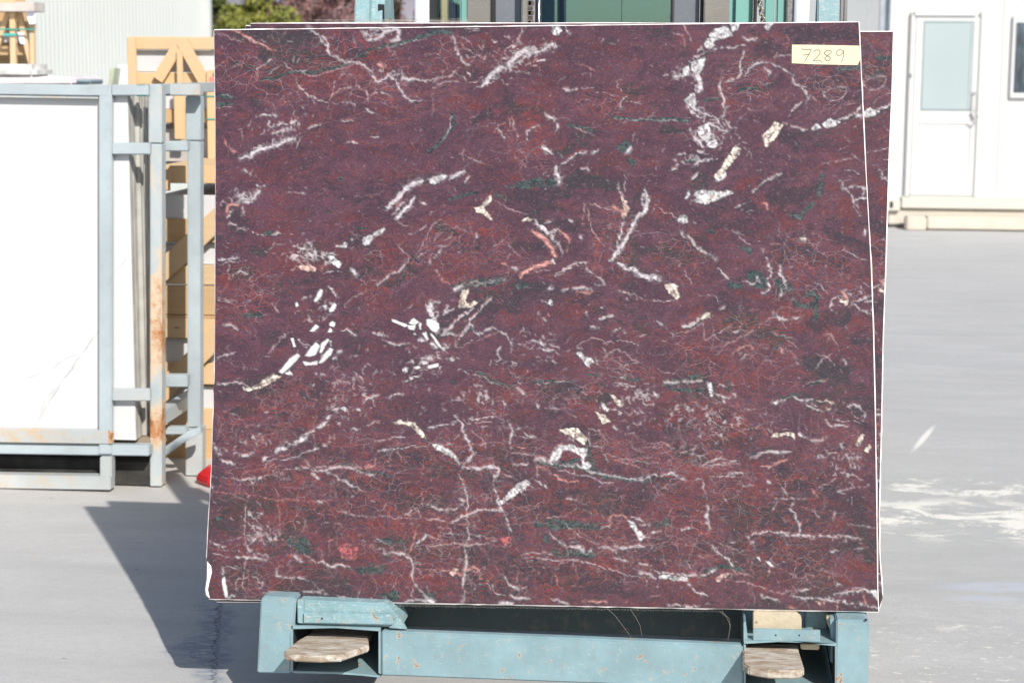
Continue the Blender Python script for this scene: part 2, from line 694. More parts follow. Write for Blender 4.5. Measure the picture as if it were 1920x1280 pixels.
g 30 450,470 500,480
g 30 620,890 700,900
C 0 1450,980 1520,1020 1550,1010 1540,1050 1480,1030
w 8 1410,1090 1410,1020 1450,990
w 12 1580,1030 1650,1010 1720,980
w 9 1590,1040 1650,1090 1720,1120
p 22 1500,950 1540,1000
w 10 1460,60 1510,130 1580,230 1640,350
w 8 1500,130 1620,125 1700,140
w 14 1570,240 1700,210
w 8 1660,190 1670,150
w 14 1680,450 1675,500
w 6 1280,870 1390,960
w 10 250,1200 290,1220 380,1150
c 24 390,1155 460,1135
w 9 960,1110 1040,1165
w 10 1120,1160 1150,1150
w 6 380,970 500,975 530,1040
w 8 540,1085 575,1070
w 5 640,460 720,540 780,585
p 14 880,250 905,255 920,310
w 6 930,570 1010,580
w 5 260,770 330,900
w 6 1500,620 1600,660 1690,700
c 18 1170,530 1220,540
r 9 1090,550 1090,660 1150,760 1160,830
r 7 200,600 210,750 240,900
w 5 1640,900 1690,970
@G
X 0 855,175 905,120 930,140 885,180
X 0 1015,110 1035,95 1062,108 1055,138 1018,132
X 0 1000,185 1020,145 1040,170 1030,185
w 9 1100,170 1160,160 1190,185 1220,210
X 0 705,230 725,225 745,300 725,300
X 0 815,375 860,310 905,262 938,290 905,360 860,375
X 0 935,350 950,270 1000,232 1015,245 980,290 955,345
X 0 925,430 980,350 1020,305 1045,320 1020,370 960,425
X 0 800,415 860,425 920,410 915,440 820,448
W 0 1015,250 1035,250 1035,295 1018,290
w 16 1088,345 1108,328
w 15 1038,395 1062,385
w 8 800,290 835,300
X 0 610,500 700,390 760,350 780,370 730,430 640,512
W 0 655,515 700,475 720,525
C 0 320,620 345,630 440,600 500,545 570,518 630,530 580,570 520,605 430,635 345,655
w 8 120,600 200,590 300,585 355,610
s 16 520,385 580,280 640,210 700,185
w 5 520,380 580,290 630,230 690,190
s 16 750,240 850,285
w 5 760,250 850,290
s 34 1360,190 1410,200 1460,215
w 9 1350,185 1400,190 1460,215
w 9 1430,240 1510,270 1590,280 1650,272
X 0 1515,75 1635,120 1625,140 1515,92
X 0 1650,110 1690,72 1728,100 1700,125
X 0 1640,125 1705,130 1690,165 1655,155
X 0 1735,105 1748,110 1745,130 1732,128
X 0 1690,185 1712,200 1690,205
X 0 1730,140 1750,145 1745,165
X 0 1755,190 1792,180 1792,240
w 18 1735,245 1770,250
W 0 1595,480 1630,455 1660,460 1640,500 1610,515
X 0 1685,465 1730,450 1745,465 1710,480
w 16 1670,400 1690,425
w 15 1740,390 1780,390
w 20 1760,425 1792,430
w 11 1615,575 1680,545 1725,535
w 16 1295,740 1330,710 1400,680
w 15 1235,800 1255,800
W 0 1100,780 1130,775 1155,810 1130,825
w 11 1045,800 1080,790
w 16 485,1200 520,1180
w 20 575,1135 620,1120 675,1110
w 15 665,1070 740,1075
w 24 745,1060 840,1020
w 13 820,1000 900,965
w 18 920,945 1000,900
w 17 985,880 1030,850
w 12 300,1170 380,1160
w 6 490,1280 520,1220 600,1195 700,1190 800,1150 920,1110
w 10 850,1135 920,1110
w 9 970,1100 1020,1060
w 6 1280,935 1340,925 1380,890 1420,885
w 9 1200,960 1250,955
s 12 960,1080 1060,980
s 20 90,1080 130,1180
w 12 90,1085 110,1120
w 9 110,1150 150,1160
w 12 150,1210 240,1235
s 30 150,1130 280,1150
w 9 120,385 190,360 275,350
w 9 170,125 210,120 280,160
C 0 1515,905 1570,885 1640,900 1700,915 1750,960 1792,1040 1740,1010 1680,950 1640,920 1560,915
w 5 1340,1055 1450,1045 1540,1020 1650,1020
w 5 1400,1130 1560,1110 1640,1100 1700,1080
w 5 1680,1100 1792,1100
s 7 1000,600 1200,590 1350,600
w 7 1210,575 1205,640
w 6 810,1210 840,1240 900,1275
w 7 660,1275 1100,1265 1220,1275
p 10 1210,1260 1380,1235
w 10 1500,710 1540,680 1600,675
w 5 1520,690 1590,670
w 7 1370,1240 1385,1190
r 80 600,800 850,900 
r 60 200,740 500,780
r 60 650,920 750,930
d 50 580,850 640,840
d 60 820,680 900,700
d 40 380,20 450,40
d 120 1500,1200 1750,1180
@H
X 0 25,195 45,195 100,270 130,320 90,290
w 18 30,275 80,300
X 0 0,200 15,240 0,250
w 20 150,290 170,300
w 20 128,315 140,320
X 0 10,450 95,430 95,455 15,475
w 24 10,380 40,400
w 20 190,400 210,405
w 10 150,390 160,392
X 0 0,80 40,80 95,110 100,150 70,185 40,170 0,120
w 12 340,30 280,50 220,100 190,150 120,200
w 11 110,210 180,190 240,205
w 9 420,10 350,80 340,130 280,210 230,290
w 6 330,130 260,240
w 9 350,110 380,180 420,200 480,160 540,150 600,180 650,230 685,280
w 7 290,300 340,260 430,240 500,205 580,185
w 6 230,220 235,300 290,310
w 8 560,330 600,300
w 9 560,340 590,400 550,430
s 40 600,460 720,430
w 16 910,258 930,285
w 8 840,250 890,260
w 8 900,310 930,325 1030,325
w 7 930,210 940,240
w 8 890,20 895,40
w 10 930,70 950,95
w 6 970,30 980,45
s 40 900,250 1040,300
w 9 1210,305 1240,330
W 0 1200,345 1240,335 1260,370 1320,395 1340,420 1300,440 1310,465 1265,435 1240,390
w 9 1330,430 1365,430 1350,390
w 6 1180,290 1270,255 1360,230 1440,265 1470,245 1500,280
w 7 1370,400 1440,370 1520,320 1590,350 1640,400 1710,420
w 4 1520,250 1600,255 1690,290 1680,350
w 4 1440,370 1400,290
w 5 1460,400 1560,440 1700,430
w 5 1510,450 1640,500
w 7 240,490 280,480 350,520
g 20 410,510 480,540 550,590 690,620
w 6 390,520 460,540 520,590 620,625
g 20 860,585 1000,575 1140,575
w 7 870,600 960,590 1040,580 1145,580
g 12 1290,515 1400,520
g 22 1560,550 1700,565
w 9 1480,535 1570,545
s 30 1500,600 1640,620 1780,700
w 7 1500,590 1600,600 1680,620
s 80 1720,720 1780,760
w 12 720,630 780,685
w 12 885,750 900,790
w 7 190,715 260,730 300,715
C 0 1470,690 1500,690 1580,760 1560,780 1520,745
W 0 1385,735 1420,760 1460,800 1440,825 1400,780
C 0 1345,820 1420,840 1470,900 1410,915 1370,860
w 13 1480,930 1520,960
C 0 1060,970 1130,945 1220,955 1280,1030 1270,1080 1220,1060 1160,1010 1110,1000
s 16 1130,1020 1200,1050
w 14 1000,1170 1030,1110 1090,1080
W 0 1080,1090 1150,1080 1230,1110 1280,1160 1250,1220 1230,1160 1160,1130 1090,1130 1040,1210 970,1220 1010,1170 1050,1110
w 16 870,1185 920,1180 970,1220
W 0 1235,1240 1300,1220 1320,1260 1260,1280
R 0 1080,1190 1110,1160 1160,1160 1190,1190 1090,1200
G 0 1070,1220 1200,1190 1220,1215 1080,1240
g 20 1280,1040 1310,1160 1340,1270
w 8 20,945 120,930 230,905
w 14 220,850 290,920 300,990 340,1080 370,1140
w 6 290,870 330,930
w 7 310,870 440,875 550,860 620,890
w 5 380,910 520,900
w 11 660,900 685,960 665,1060 680,1140
w 8 720,920 780,990 860,1020
w 5 700,1000 770,1025 850,1030
w 7 340,960 440,1030 480,1110
w 5 240,1100 330,1090 440,1080 560,1070 640,1070
w 6 0,1060 220,1070
w 5 215,1045 270,990
r 30 350,1100 370,1120
W 0 35,1075 80,1075 160,1110 230,1150 260,1230 200,1180 120,1140 60,1110
w 12 300,1230 340,1190 380,1150
w 11 300,1265 450,1260 570,1262
w 6 680,1140 780,1150 860,1160
p 5 690,1080 800,1110
w 5 1290,950 1380,970 1450,1070
w 5 1300,960 1310,1090 1400,1100
w 6 1400,1145 1460,1220
w 6 1430,1150 1560,1190 1700,1190 1792,1185
w 5 1500,1200 1700,1260
w 5 1560,1230 1792,1230
w 5 950,795 1060,790
w 5 1150,840 1200,860
w 6 1260,850 1300,860
d 100 950,620 1150,650
d 60 1200,680 1450,700
d 120 600,1220 700,1260
d 60 400,1120 600,1160
s 60 450,650 500,740 
s 40 400,610 460,640
r 50 640,650 660,720
r 80 250,650 400,740
r 40 700,500 850,540
w 10 190,720 210,725
w 10 1380,70 1500,50
w 10 1310,140 1390,145
w 9 1490,170 1560,150
w 10 1580,180 1590,190
w 7 1700,230 1750,200
@I
w 12 250,130 290,140 380,90
c 24 395,65 455,40
w 9 40,90 90,120
s 12 120,155 180,205
w 5 180,200 330,160 410,110
w 5 420,240 500,200 590,150 640,110
w 6 520,350 590,270 700,220 800,160 860,145
w 5 410,110 420,230
w 4 480,130 490,200 540,240
w 5 960,20 1060,150
w 8 640,180 700,160
w 7 940,180 1040,205 1150,235
w 5 1050,230 1150,300
w 5 900,90 980,60
p 9 650,345 700,300 770,270 820,310
w 6 680,400 760,350 850,325
w 7 1290,465 1340,400 1420,350
w 5 1290,350 1400,360
w 5 1380,370 1440,440
p 10 1010,290 1035,340
w 8 1510,390 1540,440
w 12 1030,70 1060,85
w 13 1135,70 1160,65
w 6 1350,200 1410,190 1470,280
d 130 600,120 900,180 1000,260
d 120 1250,430 1500,500
d 120 1300,120 1500,60
r 60 380,380 520,370
r 50 1150,150 1400,130
G 0 105,555 270,545 300,510 410,520 440,550 300,560 110,600
G 0 110,600 250,620 400,615 440,640 200,640
w 11 105,570 220,570 300,560 400,550
W 0 445,560 475,570 495,680 470,680 445,610
w 15 515,660 560,680 620,690
w 12 530,580 590,610
w 12 570,710 580,740
w 13 630,580 650,590
w 9 650,660 670,680
g 12 600,560 610,640
w 5 50,465 110,495 190,505
w 20 955,725 990,730
w 10 990,720 1050,700 1130,685 1160,710 1230,715 1265,700
g 16 1010,690 1090,680 1140,660
w 9 1210,740 1260,770 1350,795
c 14 1315,720 1380,715 1440,745
c 12 1380,775 1400,785
w 8 1270,740 1300,760
g 26 1260,585 1340,560
w 4 1160,620 1290,560 1390,540
D 0 1540,760 1600,740 1680,820 1600,850
w 8 1540,760 1590,740 1640,770 1680,810 1670,870
w 6 1550,760 1580,820 1630,860
w 7 1420,860 1500,880 1640,885
w 9 1370,870 1400,905 1460,905 1540,915
C 0 940,985 1000,965 1100,955 1130,985 1125,1025 1090,985 1030,985 960,1005
s 9 910,970 1000,940 1080,930
w 11 1160,960 1200,1010
w 9 1230,1015 1290,1030 1370,1000
C 0 1600,1060 1640,980 1670,975 1650,1030 1615,1075
C 0 1675,1110 1710,1050 1725,1065 1700,1120
w 11 920,1110 1000,1115 1080,1110
g 12 780,1150 860,1110 950,1095
w 6 790,1160 870,1115
s 26 1320,1140 1460,1110
w 8 1370,1095 1400,1120
w 7 400,1230 470,1180 560,1150
w 5 0,1045 110,1045 180,1090
w 5 0,1080 160,1075
w 6 220,1120 290,1110 370,1070
w 5 220,1090 260,1060 380,1050
w 5 0,1180 60,1200
w 5 560,1170 700,1180
s 36 210,780 280,770
s 30 650,850 740,870
s 24 110,770 150,780
w 9 435,830 450,810
w 14 30,645 60,680
r 120 100,800 400,800 700,900
r 100 500,1000 700,1080
r 60 0,900 100,900
d 60 120,940 300,920
d 140 200,1080 350,1130
s 40 1400,1140 1660,1150
s 30 1480,1000 1560,1180
w 6 1200,880 1230,950
@J
d 90 1350,60 1600,80
d 100 1080,290 1400,280
d 90 650,620 820,780
r 120 100,880 100,1080
r 90 250,430 160,640
r 40 600,560 800,580 900,600 1100,620
r 36 1170,990 1500,970 1680,970
r 70 1180,800 1300,820
r 20 100,760 500,770
r 30 1100,560 1300,580 1500,600
r 20 580,420 590,600
s 18 70,10 120,60
w 14 140,90 230,110
w 14 280,60 350,45
w 14 450,90 490,65
w 11 225,215 290,245 340,235 420,220 500,200
w 9 340,240 390,270
p 6 690,5 640,50 540,80 450,150 300,190 280,250 270,330
p 4 70,325 270,340 420,350 560,385 760,395 870,400 990,395
w 8 860,400 890,410
w 6 350,350 320,430 310,560 320,700 318,900 318,1130
p 6 520,270 570,350 585,600
w 5 950,465 1050,475 1200,505 1350,505 1550,520 1680,530
w 10 700,150 790,155 860,175 940,165 1000,140 1100,140 1180,175 1290,205
w 11 820,190 870,230
w 8 940,180 1000,200 1020,230 1100,270 1220,330
w 7 760,90 800,130 860,170
p 9 1180,150 1290,130
g 14 1000,130 1250,180 1400,210
g 16 90,530 150,520
s 60 330,500 400,590 360,740
s 36 430,590 460,720
w 12 60,690 100,720 160,740
w 7 60,790 200,810
w 9 250,810 320,815 420,825 490,840
w 6 320,820 420,790 500,810
w 6 160,890 280,895
X 0 145,980 165,960 190,1110 170,1120 150,1040
w 8 155,900 155,960
w 8 190,1110 240,1105
w 6 250,1090 255,980 340,965
p 5 345,920 350,1000 320,1110
w 14 680,800 730,840 770,860
w 12 760,800 860,860 900,840 940,880 1040,870 1120,900
w 9 540,910 560,960 640,975 740,970 800,1000
w 7 820,1000 870,1060 940,1090
w 7 1000,1100 1050,1110 1130,1130
s 50 400,960 460,1060
H 0 1000,740 1050,700 1160,740 1160,830 1060,840
G 0 620,670 780,680 830,780 760,790 660,730
G 0 1130,900 1280,870 1400,880 1340,940 1160,940
G 0 1300,1100 1450,1060 1480,1130 1380,1150
g 30 1330,690 1500,700
w 13 1360,790 1430,775 1500,790 1560,830 1580,900 1570,980 1600,1030 1680,1110
w 11 1680,640 1630,700 1600,715
p 9 1610,560 1590,700 1540,790
w 7 1570,1040 1575,1140
w 9 1520,1150 1600,1135 1680,1145
w 6 1600,450 1520,490 1560,500 1620,460 1635,520
p 6 1640,330 1640,440
w 5 890,570 1040,560
s 10 1100,660 1200,700 1280,740 1360,770
w 5 1290,680 1400,720
w 5 1270,1110 1275,1150
w 4 1175,1060 1175,1130
w 8 1310,20 1400,10
p 5 1460,10 1490,100
p 5 1420,20 1400,100 1310,105
w 7 60,210 110,220
w 12 60,270 90,300
w 6 80,400 110,420
w 8 750,1080 850,1075 930,1090
p 7 950,820 950,700 1000,660
@K
g 40 850,560 1250,580
g 40 950,780 1250,800
s 50 1100,720 1250,800
w 7 990,170 1200,210 1400,260
W 0 60,0 130,0 200,40 240,80 245,130 210,70 130,20
w 13 320,0 350,40 300,110
w 14 270,150 360,145 400,150 540,145 550,165 505,230 515,320 530,390 590,500 610,580 630,620
s 36 560,410 640,350 700,300 780,290
W 0 540,400 620,330 690,260 740,240 780,260 700,330 640,370 560,420
w 14 820,250 860,270 900,295
r 12 560,420 700,390 800,340
r 14 900,320 960,300
w 11 550,465 480,465 380,465 310,495 220,540 170,570
w 9 250,380 280,400
w 8 0,420 100,465 200,455 280,410
w 9 250,200 285,280 305,370 300,480 305,600 310,680 295,800 290,900 275,1000 285,1080 270,1150
p 5 0,480 100,530 200,570 310,590 420,610
w 5 0,540 150,550
w 6 80,600 180,600 210,680
w 5 100,630 200,640 300,655
w 5 320,645 420,660 520,680
w 7 0,730 130,720 310,730 420,720 540,690
w 6 0,650 60,670
H 0 540,670 640,660 640,700 590,730
r 14 600,560 620,700 660,830
r 16 620,520 700,570 790,590
r 16 540,350 600,370
r 20 300,290 400,300
w 14 810,80 870,70 930,110 960,120
g 28 830,115 1000,130 1150,140 1250,170 1350,220 1500,240 1680,230
w 12 1000,125 1130,130 1220,170 1330,190 1430,220 1550,235 1680,210
W 0 1165,100 1210,100 1230,150 1180,150
W 0 930,60 980,0 1020,0 1000,70 950,110
W 0 1140,0 1200,0 1200,60 1170,120
R 0 1010,70 1050,50 1090,50 1115,75 1020,90
g 20 1210,0 1240,120
p 10 840,140 960,200 1010,245 1140,250
w 5 820,100 830,220
w 5 1110,150 1110,220
w 10 1040,380 1080,370 1140,400
r 10 700,400 850,430
r 8 1440,400 1600,300
p 7 810,560 830,500 860,480
w 5 1050,500 1130,450 1260,510
g 30 800,570 950,540 1100,560 1300,600
w 6 900,520 1050,515
w 7 900,600 940,660 1000,700
w 13 990,700 1060,740 1150,740 1190,780
w 7 1110,740 1130,780
w 5 1040,560 1150,660 1280,720
w 8 1290,745 1370,745 1430,785
w 11 1410,735 1520,745 1640,740
p 12 1370,580 1390,500 1500,520
w 9 1310,590 1370,590
W 0 1500,540 1560,560 1590,610 1640,660 1600,700 1570,630
w 9 1530,505 1590,530 1660,560
w 14 1600,570 1670,575
g 36 980,790 1200,790
G 0 860,670 890,645 925,670 920,710 880,715
r 30 810,700 850,680
w 6 700,800 820,780 950,800
w 7 700,830 780,810 900,830 1030,840 1200,855 1330,905 1430,920 1500,955 1680,965
w 7 990,875 1070,820
w 9 1420,825 1500,840 1530,865
w 9 1580,865 1680,880
w 14 1590,935 1680,945
r 24 1300,890 1530,920
r 50 30,800 100,1080
p 10 0,915 110,915 200,920 250,950 290,920 350,890 400,920 390,970 460,995
P 0 170,930 210,895 250,910 200,950
w 9 590,960 620,1020 690,1055 760,1035
w 7 500,1080 580,1100
w 9 620,1100 690,1125 770,1130
w 6 495,1010 500,1070
w 6 380,1020 460,1015 480,1070
w 13 930,1130 990,1140 1060,1170
w 18 550,1160 640,1165
w 28 0,1130 60,1160
p 16 1180,1140 1350,1150
p 5 690,930 680,1000
r 8 800,900 830,960 835,1080
p 6 960,940 980,1030
r 9 1080,900 1060,990
w 6 0,1030 20,1080
G 0 0,1080 60,1080 60,1130 0,1120
d 150 650,900 1000,960 1400,1000
d 120 700,450 1000,420
d 100 350,1040 700,1010
d 150 1400,420 1600,400
d 100 60,170 300,150
r 6 1160,250 1175,470
w 8 640,110 720,120 760,115
w 7 570,190 650,220
@L
w 13 0,205 80,205 150,185 200,205
w 8 230,225 270,240
w 7 310,245 360,230 395,230 405,300 425,390
w 11 420,430 430,470 410,510 440,580 445,610
w 7 385,135 430,110 540,60
w 5 420,150 550,110 680,120
w 5 430,130 600,130
w 6 440,205 560,210 650,205
w 9 590,195 640,180 690,182
w 11 750,75 830,40 900,25 1000,30 1060,25
p 8 820,130 900,135 980,100 1030,75
s 22 1280,60 1340,110 1400,150
s 30 1500,130 1560,150
w 7 640,265 700,285 780,285
w 12 870,240 900,260
w 7 875,300 875,330
w 7 950,255 1020,355
r 14 820,350 930,365 1000,370 1120,380 1200,390
r 26 1200,400 1400,420 1550,410 1680,450
w 5 930,370 1000,375 1160,380
w 8 1080,390 1045,450 1080,490 1115,560 1120,640
w 6 945,400 910,475
p 8 1210,310 1250,370
w 5 1260,300 1400,220
w 5 1390,320 1640,285
w 6 1230,460 1260,520
w 9 1385,480 1365,530
w 9 730,665 780,635 870,625 1000,635 1130,650 1300,655 1450,660 1580,680
w 6 950,620 1100,635 1200,660
w 6 880,650 1000,655 1200,670
w 9 1460,680 1465,710
w 6 1450,570 1560,580 1700,610
r 26 1290,560 1320,620 1400,590 1450,560
r 20 740,620 790,500 800,250 790,100
r 18 410,0 420,130
r 16 170,360 180,600
r 12 850,590 1000,600 1100,600
w 10 460,735 520,790 590,830 615,890
w 6 500,710 600,745 660,770
w 8 600,700 640,700
w 12 750,710 780,705
X 0 790,815 815,815 825,845
X 0 860,845 890,850 930,890 900,885
w 9 890,910 885,945
r 20 270,830 370,820 500,795
r 10 100,860 230,830
w 11 0,900 150,940 260,950 400,950
W 0 60,950 180,950 280,970 270,995 160,985 70,975
w 10 0,950 40,975
w 8 270,980 300,1040 340,1080 430,1110
g 24 410,920 550,890 680,905
w 10 400,950 490,905
w 7 600,900 780,970
P 0 485,970 540,940 600,935 530,980 500,1010
r 30 700,970 800,1020 800,1080
w 7 560,985 700,1000 800,1035 870,1065 1010,1085
s 34 1020,1085 1080,1070
w 14 1130,1070 1190,1055
w 12 1060,1105 1200,1120 1300,1130 1430,1140 1550,1165 1640,1185 1700,1200
s 34 1330,1120 1430,1095 1500,1075 1600,1060 1680,1100
w 14 1430,1090 1500,1070 1600,1055 1660,1085
W 0 1640,1060 1700,1060 1715,1160 1660,1090
p 8 1300,1140 1300,1190
p 8 1400,1150 1400,1205
p 10 1600,1110 1605,1170
w 8 820,1100 900,1120 960,1145
p 16 1030,1190 1080,1195
P 0 1230,1150 1290,1150 1270,1180
w 9 130,1180 200,1170 280,1190 370,1190
p 5 0,1105 70,1110
w 8 1340,780 1390,760
w 7 1390,1000 1430,1035
w 5 1520,760 1640,740
d 140 1000,220 1300,320
d 120 900,500 1250,540
d 140 600,430 700,560
d 120 1500,720 1660,780
d 150 900,740 1200,800
r 60 1450,850 1650,900
r 100 1350,960 1500,1000
r 30 1470,740 1480,790
r 24 1110,770 1140,775
w 6 1100,640 1120,650
s 20 1340,960 1400,1010
G 0 20,560 140,520 150,580 30,600
w 12 0,630 70,620
w 9 230,610 300,600
w 6 540,375 590,400
w 5 270,850 310,910
"""
# ------------------------------------------------------------------ rasterising the inclusions
RX0, RY0, RST = 380.0, 34.0, 1.7
RW, RH = int(1284 / RST), int(1124 / RST)
gx, gy = np.meshgrid(RX0 + np.arange(RW) * RST, RY0 + np.arange(RH) * RST)

def vnoise(cell, seed, octaves=1, ax=1.0, ay=1.0, gain=0.55):
    out = np.zeros((RH, RW)); amp = 1.0; tot = 0
    r = np.random.RandomState(seed)
    for _ in range(octaves):
        cw, ch = cell * ax, cell * ay
        nx, ny = int(1300 / cw) + 4, int(1140 / ch) + 4
        g = r.rand(ny, nx)
        fx = (gx - RX0) / cw; fy = (gy - RY0) / ch
        ix, iy = fx.astype(int), fy.astype(int)
        tx, ty = fx - ix, fy - iy
        tx = tx * tx * (3 - 2 * tx); ty = ty * ty * (3 - 2 * ty)
        out += amp * ((g[iy, ix] * (1 - tx) + g[iy, ix + 1] * tx) * (1 - ty) + (g[iy + 1, ix] * (1 - tx) + g[iy + 1, ix + 1] * tx) * ty)
        tot += amp; amp *= gain; cell = cell / 2.0
        if cell < 2: break
    return out / tot
def sstep(a, b, x):
    t = np.clip((x - a) / (b - a), 0, 1)
    return t * t * (3 - 2 * t)

n_small = vnoise(5.0, 3, 2) - 0.5
n_mid = vnoise(12.0, 4, 3) - 0.5
n_big = vnoise(60.0, 5, 4) - 0.5
n_fine = vnoise(3.4, 6, 1) - 0.5
n_seam = vnoise(16.0, 8, 3, 1.3, .8) - 0.5
warpx = (vnoise(9, 21, 2) - 0.5) * 5.0
warpy = (vnoise(9, 22, 2) - 0.5) * 5.0
wfx = (vnoise(4.6, 23, 1) - 0.5) * 3.4
wfy = (vnoise(4.6, 24, 1) - 0.5) * 3.4
GX, GY = gx + warpx * 0.6 + wfx, gy + warpy * 0.6 + wfy

inc = np.zeros((RH, RW, 3)); cov = np.zeros((RH, RW))
red = np.zeros((RH, RW)); grn = np.zeros((RH, RW)); drk = np.zeros((RH, RW)); net = np.zeros((RH, RW))

PAL = dict(w=(.47, .42, .44), W=(.50, .49, .50), X=(.62, .61, .61), C=(.56, .49, .42), c=(.54, .47, .41), p=(.46, .22, .20),
           P=(.52, .35, .31), H=(.34, .09, .09), s=(.34, .31, .32), k=(.05, .035, .04))

def window(xs, ys, pad):
    x0 = max(0, int((min(xs) - pad - RX0) / RST)); x1 = min(RW, int((max(xs) + pad - RX0) / RST) + 2)
    y0 = max(0, int((min(ys) - pad - RY0) / RST)); y1 = min(RH, int((max(ys) + pad - RY0) / RST) + 2)
    return slice(y0, max(y0, y1)), slice(x0, max(x0, x1))
def paint(sl, m, col):
    m = np.clip(m, 0, 1)
    inc[sl] = inc[sl] * (1 - m[..., None]) + np.array(col) * m[..., None]
    cov[sl] = cov[sl] * (1 - m) + m
def distline(P, hw, pad, precise=False):
    xs, ys = P[:, 0], P[:, 1]
    sl = window(xs, ys, pad)
    X, Y = GX[sl], GY[sl]
    if X.size == 0: return None, None
    best = np.full(X.shape, 1e9)
    for i in range(len(P) - 1):
        a, b = P[i], P[i + 1]
        s2 = window([a[0], b[0]], [a[1], b[1]], pad)
        ly = slice(s2[0].start - sl[0].start, s2[0].stop - sl[0].start); lx = slice(s2[1].start - sl[1].start, s2[1].stop - sl[1].start)
        x, y = X[ly, lx], Y[ly, lx]
        if x.size == 0: continue
        d = b - a; L2 = d @ d + 1e-9
        t = np.clip(((x - a[0]) * d[0] + (y - a[1]) * d[1]) / L2, 0, 1)
        dd = np.hypot(x - a[0] - t * d[0], y - a[1] - t * d[1])
        w = hw[i] * (1 - t) + hw[i + 1] * t
        best[ly, lx] = np.minimum(best[ly, lx], dd - w)
    return sl, best
def fract(P, n, amp, rs):
    P = [np.array(p, float) for p in P]
    for k in range(n):
        Q = [P[0]]
        for a, b in zip(P[:-1], P[1:]):
            d = b - a; nrm = np.array([-d[1], d[0]])
            Q += [(a + b) / 2 + nrm * rs.uniform(-amp, amp), b]
        P = Q
    return np.array(P)
def inside(P, X, Y):
    c = np.zeros(X.shape, bool)
    n = len(P)
    for i in range(n):
        x1, y1 = P[i]; x2, y2 = P[(i + 1) % n]
        if y1 == y2: continue
        k = ((y1 > Y) != (y2 > Y)) & (X < (x2 - x1) * (Y - y1) / (y2 - y1) + x1)
        c ^= k
    return c

